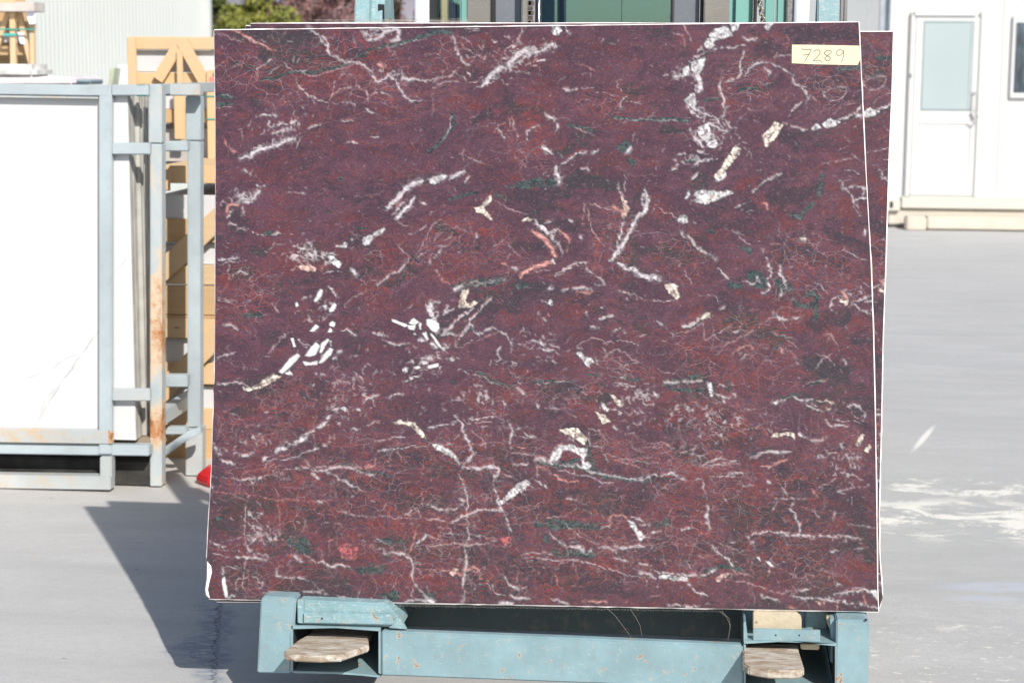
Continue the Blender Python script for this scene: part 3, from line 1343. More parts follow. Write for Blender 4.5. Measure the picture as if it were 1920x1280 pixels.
items = []
cur = None
for ln in TR.strip().splitlines():
    ln = ln.strip()
    if not ln: continue
    if ln[0] == '@': cur = REG[ln[1]]; continue
    f = ln.split()
    pts = np.array([[float(a) for a in q.split(',')] for q in f[2:]])
    items.append((f[0], float(f[1]) / cur[2], np.stack([cur[0] + pts[:, 0] / cur[2], cur[1] + pts[:, 1] / cur[2]], 1)))
rs = np.random.RandomState(5)
order = {'d': 0, 'D': 0, 'r': 1, 'R': 1, 'g': 2, 'G': 2}
items.sort(key=lambda t: order.get(t[0], 9 if t[0] == 'k' else 5))
for kind, w, P in items:
    hw0 = w / 2
    if kind in 'drg':
        target = {'d': drk, 'r': red, 'g': grn}[kind]
        soft = 2.0 + hw0 * (0.9 if kind != 'g' else 0.35)
        Q = fract(P, 2, 0.10, rs)
        sl, d = distline(Q, np.full(len(Q), hw0 * 0.7), hw0 + soft + 4)
        if sl is None: continue
        d = d + n_mid[sl] * hw0 * 1.4 + n_small[sl] * 3
        m = sstep(soft, -soft * 0.3, d) * (1.0 if kind == 'g' else 0.85)
        target[sl] = np.maximum(target[sl], m)
    elif kind in 'DRG':
        target = {'D': drk, 'R': red, 'G': grn}[kind]
        sl = window(P[:, 0], P[:, 1], 6)
        X, Y = GX[sl] + n_mid[sl] * 8, GY[sl] + n_mid[sl].T.mean() * 0 + n_small[sl] * 6
        m = inside(P, X, Y).astype(float)
        target[sl] = np.maximum(target[sl], m)
    elif kind in 'WXCPH':
        col = PAL[kind]
        sl = window(P[:, 0], P[:, 1], 5)
        k = 0.25 if kind == 'X' else 1.0
        X = gx[sl] + (warpx[sl] * 0.6 + wfx[sl] * .9) * k; Y = gy[sl] + (warpy[sl] * 0.6 + wfy[sl] * .9) * k
        m = np.zeros(X.shape)
        for ox, oy in ((-.45, -.45), (.45, -.45), (-.45, .45), (.45, .45)):
            m += inside(P, X + ox, Y + oy) / 4.0
        if kind != 'X':
            tex = 0.5 + n_mid[sl] * 1.2 + n_fine[sl] * 1.3
            cc = np.array(col)[None, None, :] * (0.50 + 0.85 * tex[..., None])
            er = 0.5 + n_small[sl] * 1.1 + n_mid[sl] * .5
            m *= np.clip(1.08 - 0.85 * sstep(0.62, 0.80, er), 0, 1)
            m *= 1 - .62 * sstep(.045, .012, np.abs(n_seam[sl]))
            if kind == 'H': m *= 0.25 + .6 * sstep(.3, .7, tex)
        else:
            cc = np.array(col)[None, None, :] * (0.90 + 0.3 * n_mid[sl] + .25 * n_fine[sl])[..., None]
        for i in range(len(P)):                                   # dark rim round every fragment
            rim = np.array([P[i], P[(i + 1) % len(P)]])
            s3, d3 = distline(rim, np.full(2, .4), 5)
            if s3 is not None and d3 is not None: drk[s3] = np.maximum(drk[s3], .75 * np.clip(1 - d3 / 2.6, 0, 1))
        inc[sl] = inc[sl] * (1 - m[..., None]) + cc * m[..., None]
        cov[sl] = cov[sl] * (1 - m) + m
    elif kind == 's':
        Q = fract(P, 1, 0.1, rs)
        sl, d = distline(Q, np.full(len(Q), hw0), hw0 + 8)
        if sl is None: continue
        rid = np.abs(vnoise(9, int(abs(P[0, 0]) * 7) % 9999, 2)[sl] - 0.5)
        m = sstep(3, -3, d + n_mid[sl] * 8) * sstep(0.09, 0.02, rid) * 0.8
        paint(sl, m, PAL['s'])
    else:
        def strand(Q, hw, amp, col, soft=.95):
            sl, d = distline(Q, hw, float(hw.max()) + 4)
            if sl is None: return
            m = np.clip(0.5 - d / (soft * RST), 0, 1) * amp
            m = m * np.clip(.95 + 2.0 * n_fine[sl] + 1.3 * n_mid[sl], .08, 1.1)
            paint(sl, m, col)
        def prof(n, k=3.5, lo=.12):
            t = np.linspace(0, 1, n)
            return np.clip(np.minimum(t, 1 - t) * k + lo, 0, 1)
        nf = 2 if len(P) < 12 else 1
        base = np.array(PAL[kind])
        if w <= 1.75 or kind == 'k':
            Q = fract(P, nf, .09, rs)
            hw = np.maximum(.05, hw0 * .75 * prof(len(Q)) * (.3 + 1.1 * rs.rand(len(Q))))
            strand(Q, hw, .95, base * rs.uniform(.72, 1.0))
            if kind in 'wp' and rs.rand() < .5: strand(Q + rs.uniform(-2, 2, 2), hw * .5, .7, np.array((.24, .055, .04)))
        elif w <= 4.0:
            Q = fract(P, nf, .11, rs)
            n = len(Q)
            sl, d = distline(Q, np.full(n, hw0 * .6), hw0 + 9)
            if sl is not None: paint(sl, .42 * sstep(4.0 + hw0 * .6, 0, d) * sstep(.47, .70, .5 + n_fine[sl] * .7 + n_small[sl] * .7 + n_mid[sl] * .6), base * .72)
            hw = np.maximum(.08, hw0 * .74 * prof(n) * (.3 + 1.1 * rs.rand(n)))
            dn = np.array([.5, 1.0]); drk_off = Q + dn * (hw0 + 1.3)
            sl, d = distline(drk_off, np.full(n, .7), 5)
            if sl is not None: drk[sl] = np.maximum(drk[sl], .8 * np.clip(1 - d / 2.4, 0, 1))
            if rs.rand() < .55: strand(Q - dn * (hw0 + rs.uniform(.3, 1.5)), hw * .6, .75, np.array((.26, .06, .045)))
            strand(Q, hw, 1.0, base * rs.uniform(.85, 1.05))
            for q in (-1, 1):
                if rs.rand() < .65:
                    Q2 = fract(P + rs.uniform(-1, 1, P.shape) * w * .55, nf, .12, rs)
                    strand(Q2, np.maximum(.05, hw0 * .25 * prof(len(Q2)) * rs.rand(len(Q2)) * 2), .8, base * rs.uniform(.7, .95))
        else:
            Q = fract(P, nf, .05, rs); n = len(Q)
            sl, d = distline(Q, np.full(n, hw0) * (.35 + .65 * prof(n, 5, .3)), hw0 + 8)
            if sl is None: continue
            drk[sl] = np.maximum(drk[sl], .7 * sstep(4.0, .5, np.abs(d - .6)))
            paint(sl, .5 * sstep(6.5, 0, d) * sstep(.46, .68, .5 + n_fine[sl] * .7 + n_small[sl] * .7 + n_mid[sl] * .6), base * .70)
            dd = d + n_mid[sl] * hw0 * 1.5 + n_small[sl] * hw0 * 1.0 + n_fine[sl] * 1.2
            m = np.clip(.5 - dd / (1.1 * RST), 0, 1)
            if kind in 'rg': m *= .8
            m *= 1 - .7 * sstep(.05, .012, np.abs(n_seam[sl]))
            cc = base[None, None] * (.82 + .9 * n_fine[sl] + .5 * n_mid[sl] + .12)[..., None]
            m = np.clip(m, 0, 1)
            inc[sl] = inc[sl] * (1 - m[..., None]) + np.clip(cc, .02, .9) * m[..., None]
            cov[sl] = cov[sl] * (1 - m) + m

# fine veinlets grown at random, in bundles, where the stone is crackled
def grow(x, y, ang, L, w, col, amp, depth=0, wob=0.20):
    pts = [(x, y)]; a = ang
    st = 6.0
    for _ in range(int(L / st)):
        a += (rs.normal(0, wob) if rs.rand() < .8 else rs.normal(0, .9)) + (ang - a) * 0.30
        x += math.cos(a) * st; y += math.sin(a) * st
        pts.append((x, y))
        if depth < 2 and rs.rand() < 0.07:
            grow(x, y, a + rs.choice([-1, 1]) * rs.uniform(0.5, 1.3), L * rs.uniform(0.25, 0.6), w * 0.8, col, amp * 0.9, depth + 1, wob)
    if len(pts) < 2: return
    P = np.array(pts)
    if P[:, 0].max() < RX0 or P[:, 0].min() > RX0 + 1280: return
    hw = np.maximum(.1, w * (0.5 + 0.8 * rs.rand(len(P))))
    sl, d = distline(P, hw, w + 3)
    if sl is None: return
    m = np.clip(0.5 - d / (0.95 * RST), 0, 1) * amp * np.clip(.8 + 1.6 * n_mid[sl] + 1.2 * n_fine[sl], 0.1, 1)
    paint(sl, m, col)
ZONES = [  # cx, cy, rx, ry, angle of the veinlets, number
    (590, 130, 190, 70, 0.3, 80), (760, 170, 110, 60, 2.6, 40), (840, 120, 60, 60, 2.7, 24), (900, 480, 110, 90, 2.5, 60), (740, 500, 60, 60, 2.4, 18),
    (1150, 470, 50, 90, 1.5, 26), (1400, 660, 130, 90, -0.5, 90), (1520, 500, 110, 90, 0.5, 60), (1560, 140, 80, 60, 0.2, 30),
    (1400, 160, 60, 60, 0.5, 20), (1270, 480, 60, 60, 1.4, 24), (900, 850, 160, 60, 0.25, 80), (1150, 700, 70, 40, 0.3, 30),
    (1180, 850, 100, 40, 0.4, 40), (1300, 870, 90, 40, 2.9, 50), (600, 920, 190, 90, 0.2, 80), (760, 1000, 160, 100, 0.1, 70),
    (950, 960, 180, 80, 0.3, 90), (1120, 1010, 200, 70, 0.35, 90), (1380, 960, 240, 110, 0.2, 150), (1500, 1060, 140, 50, 0.3, 70),
    (1250, 1060, 220, 50, 0.2, 70), (950, 1090, 150, 40, 1.5, 40), (500, 1050, 100, 70, 0.5, 40), (1570, 830, 70, 60, 1.0, 60),
    (620, 760, 130, 60, -0.5, 60), (470, 800, 80, 60, 0.2, 36), (1350, 790, 110, 50, 0.8, 70), (1000, 250, 60, 60, 1.4, 20),
    (1130, 190, 80, 50, 0.2, 16), (1000, 740, 120, 50, 0.3, 50), (700, 850, 100, 50, -0.3, 40), (460, 560, 60, 60, .3, 20), (1050, 330, 500, 260, 0.3, 70), (900, 700, 480, 300, -0.2, 80)]
for cx, cy, rx, ry, an, cnt in ZONES:
    for _ in range(int(cnt * .7)):
        x, y = cx + rs.normal(0, rx * 0.5), cy + rs.normal(0, ry * 0.5)
        a = an + rs.normal(0, 0.45) + (math.pi if rs.rand() < .5 else 0)
        if rs.rand() < .22: a += math.pi / 2
        r = rs.rand()
        if r < 0.42: col, am = (.34, .29, .31), rs.uniform(.10, .42)
        elif r < 0.8: col, am = (.22, .055, .045), rs.uniform(.3, .8)
        else: col, am = (.34, .20, .20), rs.uniform(.15, .45)
        grow(x, y, a, rs.uniform(18, 85), rs.uniform(.15, .65), col, am)
# flecks
for _ in range(1300):
    x, y = rs.uniform(390, 1650), rs.uniform(45, 1140)
    a = rs.normal(0.1, 0.9); L = rs.exponential(3.0) + .6
    P = np.array([[x, y], [x + L * math.cos(a), y + L * math.sin(a)]])
    sl, d = distline(P, np.full(2, rs.uniform(.05, .5)), 3)
    if sl is not None and d is not None: paint(sl, np.clip(.5 - d / RST, 0, 1) * rs.uniform(.2, .8), (.42, .37, .39))
# crumbled clusters of pale grains
for cx, cy, rr, cnt in ((560, 480, 34, 60), (600, 590, 30, 14), (800, 690, 45, 40), (1340, 250, 60, 70), (1280, 140, 22, 24), (960, 110, 50, 80), (520, 240, 60, 40),
                        (1010, 650, 45, 40), (660, 700, 60, 50), (640, 760, 60, 40), (470, 830, 30, 30), (1330, 780, 60, 60), (900, 760, 70, 50), (1180, 760, 60, 60),
                        (480, 1000, 40, 50), (1600, 560, 40, 20), (430, 370, 30, 24), (1590, 900, 40, 30)):
    for _ in range(cnt):
        x, y = cx + rs.normal(0, rr * .6), cy + rs.normal(0, rr * .4)
        r = rs.exponential(.35) + .1
        p1 = (x + rs.normal(0, 4), y + rs.normal(0, 3))
        P = np.array([[x, y], p1, [p1[0] + rs.normal(0, 3), p1[1] + rs.normal(0, 3)]])
        sl, d = distline(P, np.full(3, r), r + 3)
        if sl is not None and d is not None: paint(sl, np.clip(.5 - d / RST, 0, 1) * rs.uniform(.3, .8), np.array((.48, .43, .44)) * rs.uniform(.7, 1.15))

# overall tone fields
yb = (gy - 34) / 1110.0
hor = vnoise(46, 31, 5, 2.6, 0.8, 0.62)
fold = vnoise(30, 33, 5, 1.8, 0.9, 0.7)
iso = vnoise(110, 35, 7, 1.25, 1.0, 0.70)
red0 = sstep(0.36, 0.66, hor * 0.15 + fold * 0.40 + iso * .45 + n_small * 0.16)
darkn = sstep(0.50, 0.64, vnoise(48, 41, 6, 1.5, 0.9, 0.72) + 0.10 * (sstep(.60, .85, yb)) - .025 + n_small * 0.12)
redm = np.clip(red0 * 0.72 + red * (0.45 + 1.1 * (fold - .3)), 0, 1)
drkm = np.clip(darkn * 0.46 + drk * (0.72 + 1.2 * (vnoise(18, 43, 4, 1.6, 0.8) - .35)), 0, 1)
grnm = np.clip(grn * (1.05 + 1.3 * n_mid + 1.0 * n_small), 0, 1)
for cx, cy, rx, ry, an, cnt in ZONES[:33]:
    q = np.hypot((gx - cx) / (rx * 1.15), (gy - cy) / (ry * 1.15)) + n_big * 1.2
    net = np.maximum(net, sstep(1.1, .45, q))
hor = net
ATT_A = np.concatenate([inc, np.clip(cov, 0, 1)[..., None]], -1)
ATT_B = np.stack([redm, grnm, drkm, hor], -1)

def samp(att, x, y):
    fx = np.clip((x - RX0) / RST, 0, RW - 1.001); fy = np.clip((y - RY0) / RST, 0, RH - 1.001)
    ix, iy = fx.astype(int), fy.astype(int); tx, ty = (fx - ix)[..., None], (fy - iy)[..., None]
    return (att[iy, ix] * (1 - tx) + att[iy, ix + 1] * tx) * (1 - ty) + (att[iy + 1, ix] * (1 - tx) + att[iy + 1, ix + 1] * tx) * ty

# ------------------------------------------------------------------ marble material
def marble_mat():
    k = NT('red_marble')
    A = k.n('ShaderNodeAttribute', attribute_name='inclusion'); B = k.n('ShaderNodeAttribute', attribute_name='tone')
    sp = k.n('ShaderNodeSeparateColor'); k.l(B.outputs['Color'], sp.inputs[0])
    p = k.pos
    wn = k.noise(p, 7, 5, 0.6, col=True)
    wv = k.n('ShaderNodeVectorMath', operation='MULTIPLY_ADD'); k.l(wn, wv.inputs[0]); wv.inputs[1].default_value = (.12, .12, .10); k.l(p, wv.inputs[2])
    q = wv.outputs[0]
    f1 = k.noise(k.scale(q, (1, 1, 1.9)), 26, 8, 0.74, 0.6)
    f2 = k.noise(k.scale(q, (1, 1, 1.6), (3, 1, 2)), 75, 6, 0.72)
    f3 = k.noise(k.scale(q, (1, 1, 2.2), (7, 4, 2)), 9, 7, 0.68, 0.8)
    net = B.outputs['Alpha']
    def cadd(x, y, m): return k.math('ADD', x, k.math('MULTIPLY', k.math('SUBTRACT', y, 0.5), m))
    calm = k.ramp(k.noise(k.scale(p, (1, 1, 1.6), (6, 6, 6)), 2.6, 4, .6), .38, .62, 1.0, .45)
    redf = k.ramp(cadd(cadd(k.math('MULTIPLY', sp.outputs[0], .75), f1, 1.8), f3, .8), .20, .90)
    purple = k.mix(k.ramp(f3, 0.35, 0.65), (.058, .029, .041), (.086, .039, .056))
    c = k.mix(redf, purple, (.097, .028, .031))
    fl = k.noise(k.scale(q, (1, 1, 3.2), (2, 2, 6)), 55, 6, .75)
    c = k.mix(k.ramp(fl, .54, .68, 0, .55), c, (.034, .022, .032))
    c = k.mix(k.math('MULTIPLY', k.ramp(f2, 0.52, 0.68), k.ramp(sp.outputs[0], .1, .7, .06, .42)), c, (.165, .034, .026))
    # dark slaty zones
    dk = k.math('MULTIPLY', k.ramp(cadd(sp.outputs[2], f1, 1.5), .10, .62), .88)
    dcol = k.mix(k.ramp(k.noise(p, 3.1, 3), .45, .6), (.036, .026, .035), (.030, .032, .034))
    c = k.mix(dk, c, dcol)
    # orange red threads
    th = k.math('ABSOLUTE', k.math('SUBTRACT', k.noise(k.scale(q, (1, 1, 1.7), (1, 9, 4)), 19, 6, .62, 1.2), .5))
    thm = k.math('MULTIPLY', k.ramp(th, .020, .003), k.math('ADD', k.math('MULTIPLY', net, .7), k.ramp(f3, .50, .62, 0, .35)), True)
    c = k.mix(k.math('MULTIPLY', thm, .85), c, (.22, .042, .026))
    th2 = k.math('ABSOLUTE', k.math('SUBTRACT', k.noise(k.scale(q, (1, 1, 1.5), (5, 2, 8)), 30, 6, .66, .8), .5))
    c = k.mix(k.math('MULTIPLY', k.ramp(th2, .020, .003), k.ramp(f3, .62, .42, 0, .7)), c, (.026, .020, .028))
    # green chlorite
    gc = k.mix(k.ramp(f2, .40, .62), (.013, .024, .026), (.050, .080, .076))
    c = k.mix(k.ramp(cadd(sp.outputs[1], f2, .5), .12, .55, 0, .95), c, gc)
    # hair cracks filled with calcite
    for sc_, am_, col_, of_ in ((20, .52, (.30, .22, .24), (0, 0, 0)), (36, .50, (.22, .06, .05), (3, 1, 2)), (52, .30, (.20, .15, .17), (7, 5, 1))):
        vo = k.n('ShaderNodeTexVoronoi', feature='DISTANCE_TO_EDGE'); k.l(k.scale(q, (1, 1, 1.8), of_), vo.inputs['Vector']); vo.inputs['Scale'].default_value = sc_
        gate = k.ramp(k.noise(k.scale(p, (1, 1, 1.5), tuple(x + 4 for x in of_)), 9, 4), .40, .60)
        hm = k.math('MULTIPLY', k.ramp(vo.outputs['Distance'], .030, .0), k.math('MULTIPLY', gate, k.ramp(net, .05, .8, .06, am_)))
        c = k.mix(k.math('MULTIPLY', hm, .9), c, col_)
    # mottle of pale dust sized grains
    gr = k.noise(k.scale(q, (1, 1, 1)), 190, 3, .6)
    c = k.mix(k.ramp(gr, .57, .70, 0, .6), c, (.155, .10, .115))
    c = k.mix(k.ramp(gr, .43, .32, 0, .65), c, (.030, .018, .024))
    g5 = k.noise(k.scale(q, (1, 1, 1.5), (9, 2, 4)), 110, 5, .75)
    c = k.mix(k.math('MULTIPLY', k.ramp(g5, .56, .66, 0, .5), calm), c, (.16, .05, .045))
    c = k.mix(k.math('MULTIPLY', k.ramp(g5, .44, .36, 0, .6), calm), c, (.036, .022, .031))
    # inclusions
    inv = k.math('SUBTRACT', 1.0, A.outputs['Alpha'], True)
    g = k.n('ShaderNodeCombineColor')
    for i in range(3): k.l(inv, g.inputs[i])
    base = k.mix(1.0, c, g.outputs[0], 'MULTIPLY')
    tex = k.math('MULTIPLY_ADD', f2, .5, False)
    tx = k.ramp(f2, .3, .7, .82, 1.12)
    gi = k.n('ShaderNodeCombineColor')
    for i in range(3): k.l(tx, gi.inputs[i])
    incc = k.mix(1.0, A.outputs['Color'], gi.outputs[0], 'MULTIPLY')
    c = k.mix(1.0, base, incc, 'ADD')
    k.bump(f2, 0.03, 0.0005)
    return k.fin(c, k.ramp(f3, .3, .7, .20, .28), spec=0.30)
M_MARBLE = marble_mat()
k = NT('sawn_marble_edge')
c = k.mix(k.ramp(k.noise(k.pos, 45, 5, .7), .35, .62), (.86, .83, .80), (.70, .64, .62))
M_EDGE = k.fin(c, .7)
k = NT('sawn_marble_back')
M_BACK = k.fin(k.mix(k.ramp(k.noise(k.pos, 12, 5), .35, .65), (.30, .20, .21), (.50, .42, .42)), .8)

# ------------------------------------------------------------------ slabs
LEAN = math.radians(10)
SN = np.array([0, -math.cos(LEAN), math.sin(LEAN)])
SP0 = np.array([0, 4.6075, 0.3215])
def onS(x, y, off=0.0):
    return onP(x, y, SP0 - SN * off, SN)
def slab(name, label, left, right, off, dense, ev=1.6, group=None, parts=True, xr=None, shift=(0, 0), mirror=False):
    """left/right: edge polylines in pixels from top to bottom; dense: columns of the face grid"""
    left, right = np.array(left, float), np.array(right, float)
    nv = int((left[-1, 1] - left[0, 1]) / ev)
    def edge(P, n):
        L = np.r_[0, np.cumsum(np.hypot(*np.diff(P, axis=0).T))]; t = np.linspace(0, L[-1], n)
        return np.interp(t, L, P[:, 0]), np.interp(t, L, P[:, 1])
    lx, ly = edge(left, nv); rx, ry = edge(right, nv)
    us = dense
    X = lx[:, None] * (1 - us) + rx[:, None] * us
    Yp = ly[:, None] * (1 - us) + ry[:, None] * us
    D = FW[None, None] + ((X - 960) / FPX)[..., None] * RT + ((640 - Yp) / FPX)[..., None] * UP
    P0 = SP0 - SN * off
    t = ((P0 - CAM) @ SN) / (D @ SN)
    V = CAM + D * t[..., None]
    c0 = V[-1, :, :].mean(0)
    root = empty('marble_slab', label, 'marble slab', tuple(c0), group)
    nu = len(us)
    idx = np.arange(nv * nu).reshape(nv, nu)
    q = np.stack([idx[:-1, :-1], idx[1:, :-1], idx[1:, 1:], idx[:-1, 1:]], -1).reshape(-1, 4)
    me = bpy.data.meshes.new('polished_face')
    co = (V - c0).reshape(-1, 3)
    me.vertices.add(len(co)); me.vertices.foreach_set('co', co.ravel())
    me.loops.add(q.size); me.loops.foreach_set('vertex_index', q.ravel().astype(np.int32))
    me.polygons.add(len(q)); me.polygons.foreach_set('loop_start', (np.arange(len(q)) * 4).astype(np.int32)); me.polygons.foreach_set('loop_total', np.full(len(q), 4, np.int32))
    me.update(calc_edges=True)
    sx, sy = X + shift[0], Yp + shift[1]
    if mirror: sx = 2040 - sx
    A = samp(ATT_A, sx, sy).reshape(-1, 4); B = samp(ATT_B, sx, sy).reshape(-1, 4)
    for nm, dat in (('inclusion', A), ('tone', B)):
        at = me.color_attributes.new(nm, 'FLOAT_COLOR', 'POINT')
        at.data.foreach_set('color', dat.astype(np.float32).ravel())
    me.materials.append(M_MARBLE)
    for_n = me.polygons[0].normal
    if for_n.dot(Vector(SN)) < 0: me.flip_normals()
    o = bpy.data.objects.new('polished_face', me); link(o, root)
    # outline ring, every few verts: arris, sawn edge, back
    st = 12
    ring = []
    def pick(seq):
        return list(seq[:-1:st])
    top = [V[0, j] for j in pick(range(0, nu))]; rgt = [V[i, nu - 1] for i in pick(range(0, nv))]
    bot = [V[nv - 1, j] for j in pick(range(nu - 1, -1, -1))]; lft = [V[i, 0] for i in pick(range(nv - 1, -1, -1))]
    ring = np.array(top + rgt + bot + lft)
    n = len(ring)
    T = np.roll(ring, -1, 0) - np.roll(ring, 1, 0)
    T /= np.linalg.norm(T, axis=1)[:, None]
    N = np.cross(T, SN)
    cen = ring.mean(0)
    if ((ring - cen) * N).sum() < 0: N = -N
    r = np.random.RandomState(int(off * 1000) + 3)
    wv = (0.0018 + 0.0016 * r.rand(n))[:, None]
    back_d = (0.003 + 0.002 * r.rand(n))[:, None]
    inner = ring + SN * 0.0001
    outer = ring + N * wv - SN * back_d * 0.6
    bk = ring + N * (wv * 1.1) - SN * 0.020
    vs = list(inner) + list(outer) + list(bk)
    fs = []
    for i in range(n):
        j = (i + 1) % n
        fs.append([i, j, n + j, n + i]); fs.append([n + i, n + j, 2 * n + j, 2 * n + i])
    mesh_obj('sawn_edge', vs, fs, M_EDGE, root)
    mesh_obj('back_face', list(bk), [list(range(n))], M_BACK, root)
    return root
LE = [(401.5, 57), (404, 200), (404.5, 300), (403.5, 600), (402.5, 716), (400.5, 722), (400, 732), (402, 742), (399, 800), (397, 880), (391, 980), (387.5, 1050),
      (394, 1060), (396.5, 1075), (392, 1092), (389, 1104), (393, 1122)]
RE = [(1610, 42), (1622, 300), (1633, 500), (1637, 620), (1641, 800), (1644, 1000), (1645, 1100), (1647, 1146)]
front = slab('marble_slab', 'front slab of the stack, full purple red face with white veins and a numbered tape', LE, RE, 0.0, np.linspace(0, 1, 741), ev=1.7, group='marble slabs stacked on the blue stillage')
# number tape
YT = 0
def taped(x, y, o=0.0008): return onS(x, y, -o)
M_TAPE = plain('masking_tape', (.58, .51, .35), .6, .05, 30)
tp = [(1485, 84), (1530, 84.5), (1611, 86), (1614, 110), (1608, 122.5), (1530, 121), (1484.5, 119)]
a = [taped(x, y, .0012) for x, y in tp]; b = [taped(x, y, .0004) for x, y in tp]
v, f = loop_prism(a, b)
tape = mesh_obj('number_tape', v, f, M_TAPE, front)
M_PEN = plain('pencil_line', (.09, .085, .085), .6, .1, 30)
def stroke(pts, w=0.9):
    vs, fs = [], []
    P = np.array(pts, float)
    # smooth the polyline
    Q = [P[0]]
    for i in range(len(P) - 1):
        p0, p1, p2, p3 = P[max(i - 1, 0)], P[i], P[i + 1], P[min(i + 2, len(P) - 1)]
        for t in (.25, .5, .75, 1):
            Q.append(.5 * ((2 * p1) + (-p0 + p2) * t + (2 * p0 - 5 * p1 + 4 * p2 - p3) * t * t + (-p0 + 3 * p1 - 3 * p2 + p3) * t ** 3))
    Q = np.array(Q)
    for i, q in enumerate(Q):
        d = Q[min(i + 1, len(Q) - 1)] - Q[max(i - 1, 0)]; d = d / (np.hypot(*d) + 1e-9); n = np.array([-d[1], d[0]]) * w / 2
        vs += [taped(*(q + n), .0015), taped(*(q - n), .0015)]
        if i: fs.append([2 * i - 2, 2 * i - 1, 2 * i + 1, 2 * i])
    return vs, fs
def Z(l): return [(1200 + x / 3.692, y / 3.692) for x, y in l]
digits = [[Z([(1118, 340), (1140, 343), (1186, 345)]), Z([(1186, 345), (1165, 385), (1142, 425)]), Z([(1130, 384), (1150, 380), (1174, 378)])],
          [Z([(1200, 362), (1218, 348), (1240, 350), (1246, 370), (1225, 398), (1200, 422), (1232, 418), (1262, 428)])],
          [Z([(1318, 352), (1295, 350), (1276, 368), (1290, 385), (1315, 398), (1312, 418), (1290, 420), (1280, 405), (1300, 385), (1324, 364), (1318, 352)])],
          [Z([(1404, 352), (1380, 345), (1362, 360), (1366, 382), (1386, 384), (1404, 366), (1408, 350)]), Z([(1408, 350), (1410, 380), (1404, 410), (1392, 434)])]]
for dg in digits:
    vs, fs = [], []
    for s in dg:
        v, f = stroke(s, 1.25); o = len(vs); vs += v; fs += [[i + o for i in q] for q in f]
    mesh_obj('handwritten_digit', vs, fs, M_PEN, tape if False else front)
# white bruised corner
bm_v, bm_f = [], []
ch = [(388, 1050), (396.5, 1060), (398, 1072), (393.5, 1090), (390.5, 1105), (395, 1123), (387, 1115), (385.5, 1104), (388.5, 1084), (389, 1066)]
a = [onS(x, y, -.0006) for x, y in ch]; b = [onS(x - (0 if i < 6 else 1.5), y, .018) for i, (x, y) in enumerate(ch)]
v, f = loop_prism(a, b)
mesh_obj('broken_corner', v, f, M_EDGE, front, bevel=0.0012)

# slabs behind: right one, left one, last one
u_r = np.concatenate([np.linspace(0, .95, 40)[:-1], np.linspace(.95, 1, 38)])
slab('marble_slab', 'second slab of the stack, sticking out behind the right edge of the front slab', [(520, 62), (470, 600), (406, 1127)],
     [(1674.5, 60), (1672, 160), (1666, 300), (1660, 500), (1655, 640), (1652, 800), (1648, 960), (1649, 1040), (1652, 1080), (1655, 1120), (1649, 1138)], 0.026, u_r, ev=1.8,
     group='marble slabs stacked on the blue stillage', shift=(-74, 20))
u_l = np.linspace(0, 1, 60)
slab('marble_slab', 'slab behind the front one whose top left corner shows above its upper edge', [(470, 44.5), (450, 600), (440, 1122)],
     [(1560, 44), (1590, 600), (1600, 1140)], 0.052, np.linspace(0, 1, 120), ev=6, group='marble slabs stacked on the blue stillage')
slab('marble_slab', 'rearmost slab of the stack, a pale line past the upper left of the others', [(461, 49), (440, 600), (434, 1120)],
     [(1500, 50), (1520, 600), (1530, 1138)], 0.078, u_l, ev=8, group='marble slabs stacked on the blue stillage')
# frayed fibre net glued behind the slabs
M_NET = plain('fibre_net', (.55, .50, .46), .7, .08, 20)
def threads(n, fx, parent, name='net_fringe', tw=.00028):
    vs, fs = [], []
    for i in range(n):
        P = fx(i / (n - 1.0))
        for j in range(len(P) - 1):
            A, B = P[j], P[j + 1]; o = len(vs)
            d = B - A; d = d / (np.linalg.norm(d) + 1e-9); c = np.cross(d, SN) * tw
            vs += [A - c, A + c, B + c, B - c, A + SN * .0005, B + SN * .0005]
            fs += [[o, o + 3, o + 5, o + 4], [o + 4, o + 5, o + 2, o + 1], [o, o + 1, o + 2, o + 3]]
    ob = mesh_obj(name, vs, fs, M_NET, parent); ob['kind'] = 'stuff'
    return ob
rt = np.random.RandomState(8)
def topf(t):
    x = 560 + t * 330; y0 = 52 - (x - 400) * 15 / 1213
    h = 7.5 * min(1, t * 4 + .2) * min(1, (1 - t) * 1.6 + .1) + rt.rand() * 1.2
    return [onS(x, y0 + 3, .06), onS(x + rt.normal(0, .6), y0 - h, .06)]
slabs = [o for o in scene.objects if o.name.startswith('marble_slab')]
threads(260, topf, slabs[2])
def topl(t):
    k = int(t * 5); ys = 3 + k * 1.6
    return [onS(x, 52 - (x - 400) * .0124 - ys + math.sin(x * .02 + k) * 1.2, .0605) for x in range(590, 880, 12)]
threads(6, topl, slabs[2])
def botf(t):
    x = 735 + t * 620; y0 = 1128 + (x - 490) * .0183
    return [onS(x, y0, .004), onS(x + rt.normal(0, .5), y0 + 2.2 + rt.rand() * 2.2, .004)]
threads(230, botf, front, tw=.00018)
def loose(t):
    k = int(t * 4.99)
    base = [[(1138, 1140), (1152, 1152), (1166, 1170), (1184, 1194)], [(1182, 1142), (1192, 1156), (1200, 1172), (1204, 1192)],
            [(1350, 1146), (1362, 1156), (1370, 1172), (1366, 1198)], [(1354, 1146), (1368, 1160), (1368, 1180), (1364, 1200)], [(1092, 1141), (1104, 1140), (1120, 1136), (1130, 1137)]][k]
    return [onS(x, y, .0 - .003) for x, y in base]
threads(5, loose, front, 'loose_thread', .0002)

